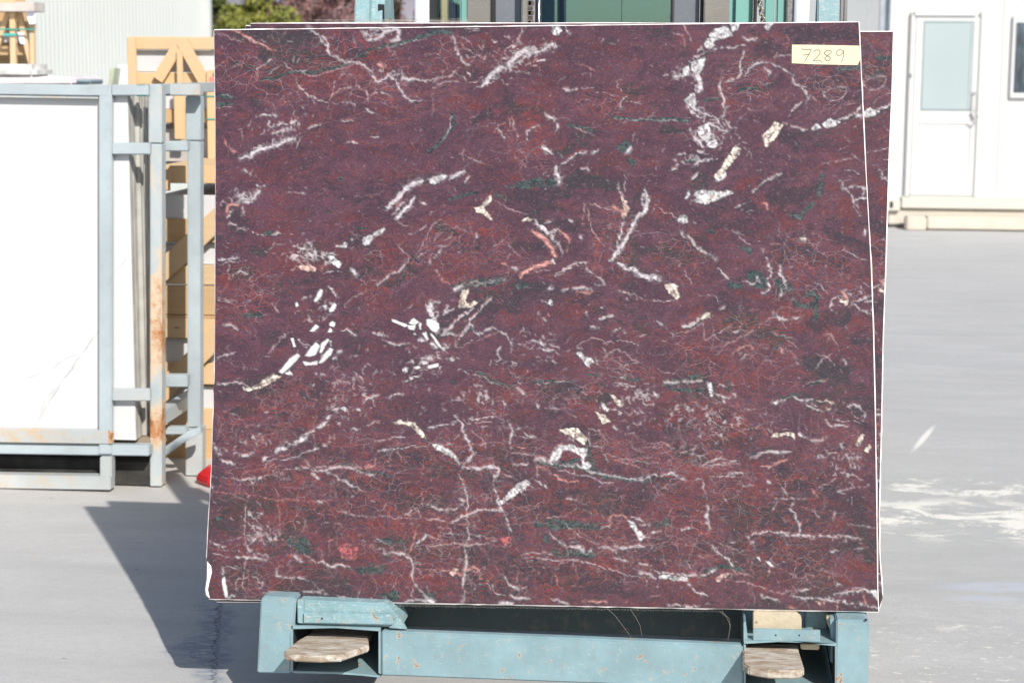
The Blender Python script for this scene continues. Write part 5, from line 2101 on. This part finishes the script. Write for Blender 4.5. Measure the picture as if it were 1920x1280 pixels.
r = crate('tall pale crate with an A shaped front of crossed boards and white slabs inside', YA, [(70, 94, 'p'), (95, 136, 'w'), (137, 160, 'p'), (165, 206, 'w'), (206, 232, 't')], 240, 560, .5,
          [((340, 78), (296, 150)), ((341, 78), (386, 158))], vert=[(241, 257, 71, 330), (331, 342, 95, 158), (388, 404, 132, 300), (326, 346, 160, 262)], bw=.052)
st1 = pr('strap', 386, 180, 560, 183, YA - .050, .55, M_STRAP, r, .001)
st1 = pr('strap', 386, 223, 560, 226, YA - .050, .55, M_STRAP, r, .001)
pk = pr('wrapped_pack', 300, 233, 420, 311, YA + .05, .5, M_DUST, None, .02)
tag(pk, 'dusty film wrapped pack on top of the low crate stack', 'wrapped pack')
lg = pr('pallet_logo', 392, 145, 402, 161, YA - .049, .004, plain('faded_red_print', (.75, .25, .22), .6, .2, 30), r, .001)
lg['label'] = 'faded red print on the board'
# tall slatted crate far left with strap and paper
YL = 9.9
cl = empty('slatted_crate', 'slatted pine crate with splayed uprights and a green strap at the top left', 'timber crate', tuple(onY(20, 140, YL + .3)))
def bl_(A, B, w, m=M_CRV, Y=YL, nm='slat'):
    bar(nm, onY(*A, Y), onY(*B, Y), w, .03, m, cl)
bl_((16, 24), (-6, 92), .028); bl_((24, 24), (26, 122), .030, Y=YL - .04); bl_((35, 22), (60, 122), .030); bl_((61, 46), (62, 124), .024, Y=YL - .03); bl_((-60, 22), (-60, 122), .03); bl_((-110, 22), (-80, 122), .03)
pr('plank', -160, 40, 64, 60, YL + .02, .03, M_CR, cl); pr('plank', -160, 84, 57, 104, YL + .03, .03, M_CRD, cl)
pr('deck_board', -160, 4, 64, 22, YL - .1, .16, M_DUST, cl); pr('top_board', -160, -4, 28, 6, YL - .1, .16, M_CR, cl)
pr('strap', -160, 53.5, 64, 56.5, YL - .062, .01, M_STRAP, cl, .001)
pr('strap_buckle', 5, 63, 30, 68, YL - .064, .01, plain('teal_buckle', (.08, .42, .38), .4), cl, .001)
pr('packed_slab', -150, 60, 46, 80, YL + .06, .1, M_SHEET, cl, .003); pr('back_panel', -160, 22, 58, 120, YL + .2, .03, M_CRD, cl)
pp('delivery_note', [(46, 14), (67, 15), (66, 45), (55, 46), (50, 30)], YL - .07, .003, plain('white_paper', (.80, .80, .88), .6, .03, 5), cl, .0005)
pp('paper_cone', [(32, 60), (44, 62), (47, 84), (38, 82)], YL - .02, .01, bpy.data.materials['white_paper'], cl, .0005)
pk = pr('wrapped_pack', -160, 120, 66, 150, YL - .3, .3, plain('clear_film_pack', (.60, .58, .55), .35, .25, 9), None, .03)
tag(pk, 'grey film wrapped pack under the slatted crate at the left edge', 'wrapped pack')
pk = pp('packing_sheet', [(-200, 148), (60, 146), (85, 143), (120, 144), (134, 150), (136, 160), (-200, 160)], YL - .9, .5, plain('pink_grey_film', (.72, .66, .66), .5, .12, 7), None, .01)
tag(pk, 'crumpled pale film sheet lying just above the rack top rail', 'packing film')
pk = pr('folded_strap_bundle', 139, 150, 173, 157, YL - .9, .2, plain('slate_strap', (.22, .29, .32), .6), None, .01)
tag(pk, 'small slate blue bundle lying above the rack top rail', 'bundle')
pk = pp('leaning_board', [(206, 128), (215, 128), (210, 162), (202, 162)], YL - .6, .25, plain('olive_board', (.42, .45, .33), .6, .2, 9), None, .003)
tag(pk, 'narrow olive board leaning beside the tall pale crate', 'board')
pk = pp('grey_board', [(222, 122), (240, 121), (246, 162), (210, 162)], YL - .5, .03, plain('pale_panel', (.62, .65, .69), .5, .04, 4), None, .003)
tag(pk, 'pale grey panel leaning against the left side of the tall crate', 'panel')
# ------------------------------------------------------------------ ground
k = NT('concrete_yard')
p = k.pos
st_ = k.noise(k.scale(p, (.8, 3.0, 1)), 1.6, 9, .72, .4)
fine = k.noise(k.scale(p, (5, 9, 1)), 4.5, 9, .78, .3)
big = k.noise(p, .35, 4)
c = k.mix(k.ramp(st_, .32, .68), (.392, .386, .376), (.470, .464, .452))
c = k.mix(k.ramp(big, .4, .65, 0, .35), c, (.47, .455, .43))
c = k.mix(k.ramp(fine, .38, .54, .35, 0), c, (.33, .33, .33))
gr = k.noise(k.scale(p, (22, 34, 1)), 6, 6, .8)
c = k.mix(k.ramp(gr, .48, .60, 0, .55), c, (.32, .315, .31))
c = k.mix(k.ramp(gr, .46, .36, 0, .6), c, (.51, .505, .49))
tk = k.noise(k.scale(p, (.55, 1.1, 1), (3, 3, 0)), 1.1, 6, .7)
c = k.mix(k.ramp(tk, .52, .66, 0, .45), c, (.36, .355, .35))
pwn = k.noise(k.scale(p, (1.5, 3, 1)), 2.2, 5, .65, col=True)
pwv = k.n('ShaderNodeVectorMath', operation='MULTIPLY_ADD'); k.l(pwn, pwv.inputs[0]); pwv.inputs[1].default_value = (.22, .10, 0); k.l(p, pwv.inputs[2])
pws = k.n('ShaderNodeVectorMath', operation='SUBTRACT'); k.l(pwv.outputs[0], pws.inputs[0]); pws.inputs[1].default_value = (.11, .05, 0)
pw = pws.outputs[0]
def ell(cx, cy, rx, ry, ang=0.0, hard=.5):
    mp = k.n('ShaderNodeMapping'); mp.vector_type = 'TEXTURE'
    k.l(pw, mp.inputs[0]); mp.inputs['Location'].default_value = (cx, cy, 0); mp.inputs['Rotation'].default_value = (0, 0, ang); mp.inputs['Scale'].default_value = (rx, ry, 1)
    ln = k.n('ShaderNodeVectorMath', operation='LENGTH'); k.l(mp.outputs[0], ln.inputs[0])
    return k.ramp(ln.outputs['Value'], 1.0, hard)
def G(x, y): return onG(x, y)
# lime crust patches, right foreground
cr = k.noise(k.scale(p, (1.5, 1.9, 1)), 2.6, 9, .74, .5)
crf = k.noise(k.scale(p, (7, 15, 1), (2, 7, 0)), 3.0, 8, .76, .4)
g1, g2, g3, g4 = G(1850, 975), G(1830, 915), G(1790, 1130), G(1800, 1230)
m1 = k.math('MULTIPLY', ell(g1[0], g1[1], .85, .42, .0), k.ramp(k.math('ADD', cr, k.math('MULTIPLY', k.math('SUBTRACT', gr, .5), .35)), .50, .545))
m2 = k.math('MULTIPLY', ell(g2[0] - .1, g2[1], .9, .20, 0.0), k.ramp(k.math('ADD', cr, k.math('MULTIPLY', k.math('SUBTRACT', gr, .5), .35)), .52, .56))
m3 = k.math('MULTIPLY', ell(g3[0], g3[1], .55, .35, 0.0), k.ramp(cr, .60, .63))
m4 = k.math('MULTIPLY', ell(g4[0], g4[1] - .2, 1.0, .9, 0.0, .3), k.ramp(crf, .56, .63))
mm = k.math('MAXIMUM', k.math('MAXIMUM', m1, m2), k.math('MAXIMUM', m3, k.math('MULTIPLY', m4, .8)))
crust = k.mix(k.ramp(k.noise(k.scale(p, (20, 50, 1)), 5, 5, .7), .62, .70), (.70, .675, .61), (.30, .28, .26))
c = k.mix(mm, c, crust)
m5 = k.math('MULTIPLY', ell(*G(1885, 1100)[:2], .30, .075, .12), k.ramp(cr, .40, .46)); c = k.mix(k.math('MULTIPLY', m5, .8), c, (.42, .445, .49))
m5 = k.math('MULTIPLY', ell(*G(1850, 1123)[:2], .16, .04, .1), .9); c = k.mix(k.math('MULTIPLY', m5, .8), c, (.42, .445, .49))
# glint of light on the concrete, painted in as a pale streak
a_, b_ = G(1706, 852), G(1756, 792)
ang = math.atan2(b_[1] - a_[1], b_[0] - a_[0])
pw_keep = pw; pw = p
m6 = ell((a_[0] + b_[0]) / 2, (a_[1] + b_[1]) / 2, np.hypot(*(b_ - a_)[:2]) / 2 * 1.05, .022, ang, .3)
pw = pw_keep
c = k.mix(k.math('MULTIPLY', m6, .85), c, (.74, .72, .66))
# lighter dusty ground round the rack
m7 = ell(*G(240, 880)[:2], 2.6, .75, 0, .3); c = k.mix(k.math('MULTIPLY', m7, .5), c, (.52, .485, .44))
# damp joint in front of the stillage
cw = k.noise(k.scale(p, (5, 12, 1)), 3.5, 6, .7, 1.0)
j0, j1 = G(405, 1140), G(392, 1290)
w1 = k.math('MULTIPLY', ell((j0[0] + j1[0]) / 2, (j0[1] + j1[1]) / 2, .07, .80, -math.atan((j1[0] - j0[0]) / (j1[1] - j0[1])), .35), k.ramp(cw, .38, .55))
w2 = k.math('MULTIPLY', ell(*G(375, 1215)[:2], .11, .22, 0.1, .4), k.ramp(cw, .42, .52))
c = k.mix(k.math('MULTIPLY', k.math('MAXIMUM', w1, w2), .60), c, (.13, .17, .24))
wm = k.noise(k.scale(p, (1, 1, 1)), 22, 3)
xs_ = k.n('ShaderNodeSeparateXYZ'); k.l(p, xs_.inputs[0])
xl_ = (j0[0] + j1[0]) / 2 + .01
sl_ = (j1[0] - j0[0]) / (j1[1] - j0[1])
dx = k.math('ABSOLUTE', k.math('ADD', k.math('SUBTRACT', k.math('SUBTRACT', xs_.outputs[0], xl_), k.math('MULTIPLY', k.math('SUBTRACT', xs_.outputs[1], (j0[1] + j1[1]) / 2), sl_)), k.math('MULTIPLY', k.math('SUBTRACT', cw, .5), .10)))
cm = k.math('MULTIPLY', k.ramp(dx, .0055, .001), ell(xl_, (j0[1] + j1[1]) / 2, .2, .85, 0, .8))
c = k.mix(k.math('MULTIPLY', cm, .9), c, (.05, .055, .07))
# small dark specks
sp_ = k.n('ShaderNodeTexVoronoi'); k.l(k.scale(p, (1, 2.2, 1)), sp_.inputs['Vector']); sp_.inputs['Scale'].default_value = 3.2
c = k.mix(k.ramp(sp_.outputs['Distance'], .035, .02, 0, .7), c, (.10, .10, .11))
# fine pale scratches
sc = k.noise(k.scale(p, (3, 14, 1), (5, 1, 0)), 6, 8, .8, 1.0)
c = k.mix(k.ramp(sc, .64, .72, 0, .55), c, (.60, .59, .57))
k.bump(k.math('ADD', fine, gr), .30, .004)
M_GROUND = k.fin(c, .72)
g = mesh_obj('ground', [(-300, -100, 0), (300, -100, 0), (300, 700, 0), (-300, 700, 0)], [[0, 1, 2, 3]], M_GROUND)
g['kind'] = 'structure'

# ------------------------------------------------------------------ corrugated hall, far left
def wall_pt(px, Yfun): pass
M_CLAD = plain('white_cladding', (.46, .485, .47), .45, .03, .6)
hall = empty('corrugated_hall', 'hall clad in pale ribbed sheet metal behind the crates at the upper left', 'building', (-6.5, 21, 0))
A = onY(20, 100, 19.5); B = onY(382, 100, 24.0)
A = A + (A - B) * 1.2
d = (B - A)[:2]; L = np.hypot(*d); d = d / L; nrm = np.array([d[1], -d[0]])
if nrm[1] > 0: nrm = -nrm
prof = [(0, 0), (.024, 0), (.044, .036), (.066, .036), (.082, 0)]
vs, fs = [], []
pts = []
s = 0.0
while s < L - .09:
    for q, (ds, dn) in enumerate(prof[:-1]): pts.append(A[:2] + d * (s + ds) + nrm * dn)
    s += .086
for q in pts: vs += [(q[0], q[1], 0.0), (q[0], q[1], 4.6)]
for i in range(len(pts) - 1): fs.append([2 * i, 2 * i + 2, 2 * i + 3, 2 * i + 1])
cl_ = mesh_obj('ribbed_cladding', vs, fs, M_CLAD, hall)
E_ = pts[-1]
bar('corner_trim', (E_[0] + .02, E_[1] - .03, 0), (E_[0] + .02, E_[1] - .03, 4.6), .16, .10, plain('white_trim', (.50, .515, .50), .5, .03, 2), hall)
A2 = A[:2] - nrm * .15
vs = [(A2[0], A2[1], 0), (E_[0] - .05, E_[1] + .15, 0), (E_[0] - .05, E_[1] + .15, 4.6), (A2[0], A2[1], 4.6)]
v2 = [(x - nrm[0] * 6, y - nrm[1] * 6, z) for x, y, z in vs]
v, f = loop_prism([np.array(q) for q in vs], [np.array(q) for q in v2])
mesh_obj('hall_body', v, f, M_CLAD, hall)

# ------------------------------------------------------------------ white cabin, right
M_CAB = plain('cream_white_panel', (.56, .555, .54), .45, .02, 1.2)
M_FRM = plain('white_frame', (.575, .575, .57), .35, .02, 2)
cb0 = onG(1790, 433)
YB = cb0[1] + .35
cabin = empty('site_cabin', 'white site cabin with a glazed door and a window at the right', 'cabin', (cb0[0] + 1.5, YB + 1.2, 0))
C_ = lambda n, a, b, c, d, Y, t, m, bv=.01: pr(n, a, b, c, d, Y, t, m, cabin, bv)
zc = onY(1800, 396, YB)[2]
X0 = onY(1664, 300, YB)[0]
box('wall_panel', X0 + .02, X0 + 6.0, YB, YB + 2.4, zc + .02, 2.75, M_CAB, cabin, .01)
C_('corner_post', 1663, -40, 1690, 395, YB - .06, .16, M_FRM)
C_('base_rail', 1690, 371, 2300, 395, YB - .05, .12, plain('ivory_rail', (.54, .52, .46), .5, .03, 2))
C_('corner_casting', 1661, 374, 1688, 396, YB - .075, .16, bpy.data.materials['ivory_rail'])
C_('casting_hole', 1668.5, 378, 1674.5, 390, YB - .078, .01, M_BLACK, .002)
C_('casting_hole', 1660.5, 379, 1663.5, 391, YB - .078, .01, M_BLACK, .002)
for j, x in enumerate((1690, 1876)):
    C_('panel_seam', x + .0, -40, x + 1.4, 370, YB - .004, .01, plain('seam_grey', (.42, .42, .41), .6) if j == 0 else bpy.data.materials['seam_grey'], .0)
# the door leans with the view only; built upright
dr = pr('door', 1711, 32, 1832, 368, YB - .035, .04, M_FRM, cabin, .01)
dpar = dr
def sub(n, a, b, c, d, Y, t, m, parent, bv=.004):
    o = pr(n, a, b, c, d, Y, t, m, None, bv)
    o.parent = parent; o.data.transform(Matrix.Translation(-Vector(cabin.location)))
    return o
for nm, a, b, c, d in (('frame_stile', 1702, 22, 1711, 372), ('frame_stile', 1832, 22, 1841, 372), ('frame_head', 1711.5, 22, 1831.5, 31.5)):
    C_(nm, a, b, c, d, YB - .05, .06, M_FRM)
M_PANE = plain('milky_pane', (.36, .425, .435), .15, .04, .8)
M_GASKET = plain('grey_gasket', (.22, .28, .28), .6)
sub('pane_gasket', 1729, 40, 1824, 208, YB - .040, .01, M_GASKET, dr)
sub('pane', 1730, 43, 1818, 206, YB - .043, .01, M_PANE, dr)
sub('pane_bead', 1818.5, 43, 1821, 206, YB - .046, .012, bpy.data.materials['white_trim'], dr)
sub('lower_panel', 1722, 234, 1816, 344, YB - .039, .01, M_FRM, dr, .006)
sub('panel_edge', 1720, 231.5, 1818, 233.2, YB - .041, .01, bpy.data.materials['seam_grey'], dr, .001)
sub('panel_edge', 1817, 233.5, 1818.2, 345, YB - .041, .01, bpy.data.materials['seam_grey'], dr, .001)
M_HAND = plain('white_handle', (.50, .50, .49), .3, .03, 8)
sub('lock_plate', 1821, 174, 1830, 224, YB - .048, .012, M_HAND, dr, .006)
for hx, hy0, hx1, hy1 in ((1826, 204, 1834, 222), (1834, 222, 1828, 230), (1828, 230, 1819, 226)):
    o = tube('handle', onY(hx, hy0, YB - .10), onY(hx1, hy1, YB - .09), .007, plain('grey_handle', (.42, .41, .40), .4) if 'grey_handle' not in bpy.data.materials else bpy.data.materials['grey_handle'], None, 10)
    o.parent = dr; o.data.transform(Matrix.Translation(-Vector(cabin.location)))
o = tube('keyhole', onY(1828, 174, YB - .075), onY(1828, 174, YB - .05), .009, M_GASKET, None, 12)
o.parent = dr; o.data.transform(Matrix.Translation(-Vector(cabin.location)))
C_('hinge', 1706, 138, 1710, 146, YB - .058, .03, M_GASKET, .003)
# window
wn_ = pr('window', 1896, 30, 2120, 186, YB - .04, .06, M_FRM, cabin, .01)
k = NT('dark_window')
c = k.mix(k.ramp(k.noise(k.scale(k.pos, (5, 1, 1)), 2.5, 4), .4, .6), (.035, .05, .065), (.09, .13, .17))
M_WIN = k.fin(c, .08)
sub('pane', 1903, 43, 2112, 175, YB - .046, .01, M_WIN, wn_)
# plinth and blocks
M_CON = plain('cream_concrete', (.55, .50, .42), .8, .06, 3)
M_CON2 = plain('tan_concrete', (.56, .48, .41), .8, .08, 3)
o = pr('plinth', 1663, 397, 2400, 428, YB - .02, 2.2, M_CON, None, .02); tag(o, 'low cream concrete plinth under the white cabin', 'plinth')
o = pr('concrete_block', 1699, 407, 1737, 433, cb0[1], .25, M_CON2, None, .015); tag(o, 'small tan concrete block on the ground left of the long step', 'concrete block')
o = pr('door_step', 1737.5, 410, 2100, 433, cb0[1] + .01, .28, M_CON, None, .015); tag(o, 'long cream concrete step below the cabin door', 'step')
# grey container behind
YG = YB + .03
cn = empty('grey_container', 'plain light grey container standing beside the cabin corner, above the slab top', 'container', (onY(1560, 20, YG)[0], YG + 1.2, 0))
M_GC = plain('light_grey_panel', (.315, .33, .34), .6, .02, 1)
Xa, Xb = onY(1490, 20, YG)[0], onY(1650, 20, YG)[0]
box('side_panel', Xa - .6, Xb, YG, YG + 2.4, .1, 2.8, M_GC, cn, .01)
box('corner_post', Xb + .001, Xb + .036, YG - .001, YG + .1, .1, 2.8, plain('slate_trim', (.36, .38, .42), .5), cn)
box('corner_post', Xb + .037, X0 - .002, YG - .003, YG + .1, .1, 2.8, plain('pale_blue_trim', (.42, .49, .53), .5), cn)
xj = onY(1628, 20, YG)[0]
box('sheet_seam', xj, xj + .006, YG - .004, YG + .01, .1, 2.8, plain('pale_grey_seam', (.45, .46, .47), .5), cn, .001)  # seam strip a little paler than the panel

# ------------------------------------------------------------------ shrubs, trees and hill
def leafmat(name, c1, c2):
    k = NT(name)
    oi = k.n('ShaderNodeAttribute', attribute_name='leaf')
    c = k.mix(oi.outputs['Fac'], c1, c2)
    m_ = k.fin(c, .55); k.b.inputs['Subsurface Weight'].default_value = 0.0
    return m_
M_BARK = plain('bark', (.10, .075, .055), .9, .3, 12)
def shrub(name, label, cat, cx, cy, z0, z1, rx, ry, n, size, mat, shape=1.0, seed=1, group=None, trunk=.06, hollow=0.45, fat=1.0):
    r = np.random.RandomState(seed)
    root = empty(name, label, cat, (cx, cy, 0), group)
    nb = 46
    th = r.uniform(0, 2 * math.pi, nb); h = r.uniform(0, 1, nb)
    prof = np.sin(np.clip(h, .02, .98) * math.pi) ** .5 if shape == 0 else (1 - h ** shape) ** .8 * (.55 + .45 * np.minimum(1, h * 6))
    rad = r.uniform(hollow, 1.0, nb) * prof
    C = np.stack([cx + np.cos(th) * rad * rx, cy + np.sin(th) * rad * ry, z0 + h * (z1 - z0)], 1)
    bs = r.uniform(.12, .26, nb) * rx * fat
    k_ = r.randint(0, nb, n)
    v_ = r.normal(0, 1, (n, 3)); v_ /= np.linalg.norm(v_, axis=1)[:, None]
    P = C[k_] + v_ * (bs[k_] * r.uniform(.5, 1.05, n) ** .5)[:, None]
    a = r.normal(0, 1, (n, 3)); a /= np.linalg.norm(a, axis=1)[:, None]
    b = np.cross(a, v_ + r.normal(0, .4, (n, 3))); b /= np.linalg.norm(b, axis=1)[:, None]
    s = size * r.uniform(.6, 1.4, n)[:, None]
    V = np.stack([P - a * s, P + b * s * .45, P + a * s, P - b * s * .45], 1) - np.array([cx, cy, 0])
    me = bpy.data.meshes.new('crown')
    me.vertices.add(4 * n); me.vertices.foreach_set('co', V.ravel())
    me.loops.add(4 * n); me.loops.foreach_set('vertex_index', np.arange(4 * n, dtype=np.int32))
    me.polygons.add(n); me.polygons.foreach_set('loop_start', (np.arange(n) * 4).astype(np.int32)); me.polygons.foreach_set('loop_total', np.full(n, 4, np.int32))
    me.update(calc_edges=True)
    at = me.attributes.new('leaf', 'FLOAT', 'FACE')
    at.data.foreach_set('value', np.clip(r.rand(nb)[k_] * .6 + r.rand(n) * .4, 0, 1).astype(np.float32))
    me.materials.append(mat)
    o = bpy.data.objects.new('crown', me); link(o, root)
    # tapered trunk with limbs
    vs, fs = [], []
    def limb(A, B, ra, rb):
        d = np.array(B) - A; d = d / np.linalg.norm(d); s_ = np.cross(d, (0.3, 1, 0.1)); s_ /= np.linalg.norm(s_); c_ = np.cross(d, s_)
        o_ = len(vs)
        for Q, q in ((A, ra), (B, rb)):
            for t in range(6):
                t_ = t * math.pi / 3; vs.append(np.array(Q) + (s_ * math.cos(t_) + c_ * math.sin(t_)) * q)
        for t in range(6): fs.append([o_ + t, o_ + (t + 1) % 6, o_ + 6 + (t + 1) % 6, o_ + 6 + t])
    top = np.array([cx, cy, z0 + (z1 - z0) * .6])
    limb(np.array([cx, cy, 0.]), top, trunk, trunk * .4)
    for i in range(0, nb, 3):
        hh = min(C[i][2] * .7, top[2]); limb(np.array([cx, cy, hh]), C[i], trunk * .35, trunk * .1)
    mesh_obj('trunk', vs, fs, M_BARK, root)
    return root
GRN = leafmat('yellow_green_leaf', (.10, .13, .02), (.27, .26, .05))
GRD = leafmat('dark_green_leaf', (.05, .075, .02), (.15, .17, .04))
PLM = leafmat('dusky_red_leaf', (.13, .055, .055), (.30, .17, .16))
q = onY(484, 20, 26.0); shrub('round_shrub', 'yellow green rounded evergreen shrub between the hall and the slab top', 'shrub', q[0], 26, .1, onY(484, -75, 26)[2], .74, .7, 20000, .045, GRN, 2.4, 3, None, .06, .1, 1.5)
q = onY(402, 20, 27.0); shrub('dark_shrub', 'darker green shrub close to the corner of the ribbed hall', 'shrub', q[0] - .03, 27, .1, onY(402, -60, 27)[2], .42, .45, 12000, .045, GRD, 2.6, 4, None, .05, .1, 1.4)
i_ = 0
for px, Y, w, s in ((585, 33, 1.2, 5), (660, 35, 1.3, 6), (745, 34, 1.1, 7), (545, 38, 1.0, 8)):
    q = onY(px, 20, Y)
    lb = ['plum tree with dusky red leaves nearest the green shrub', 'dusky red plum tree just left of the blue raking upright', 'dusky red plum tree seen between the blue upright and the forklift pipe', 'far plum tree behind the others, right of the round green shrub'][i_]
    shrub('plum_tree', lb, 'tree', q[0], Y, .8, onY(px, -110, Y)[2], w, w, 7000, .05, PLM, 0, s, 'plum trees beyond the yard', .09, .2); i_ += 1
# low far hill
k = NT('hazy_hill_cover')
c = k.mix(k.ramp(k.noise(k.scale(k.pos, (1, 1, 1.5)), .09, 6, .65), .35, .65), (.20, .19, .22), (.30, .27, .29))  # purple grey: haze of distance mixed into the hill colour
M_HILL = k.fin(c, .9)
vs, fs = [], []
N_ = 60
for i in range(N_):
    x = -260 + 520 * i / (N_ - 1)
    h = 17 + 5 * math.sin(i * .31) + 3 * math.sin(i * .83 + 1)
    for (yy, zz) in ((230, -1), (265, h * .45), (310, h * .85), (380, h)): vs.append((x, yy + 9 * math.sin(i * .6), zz))
for i in range(N_ - 1):
    for j in range(3): a = i * 4 + j; fs.append([a, a + 4, a + 5, a + 1])
hl = mesh_obj('hill', vs, fs, M_HILL, smooth=True); hl['kind'] = 'structure'
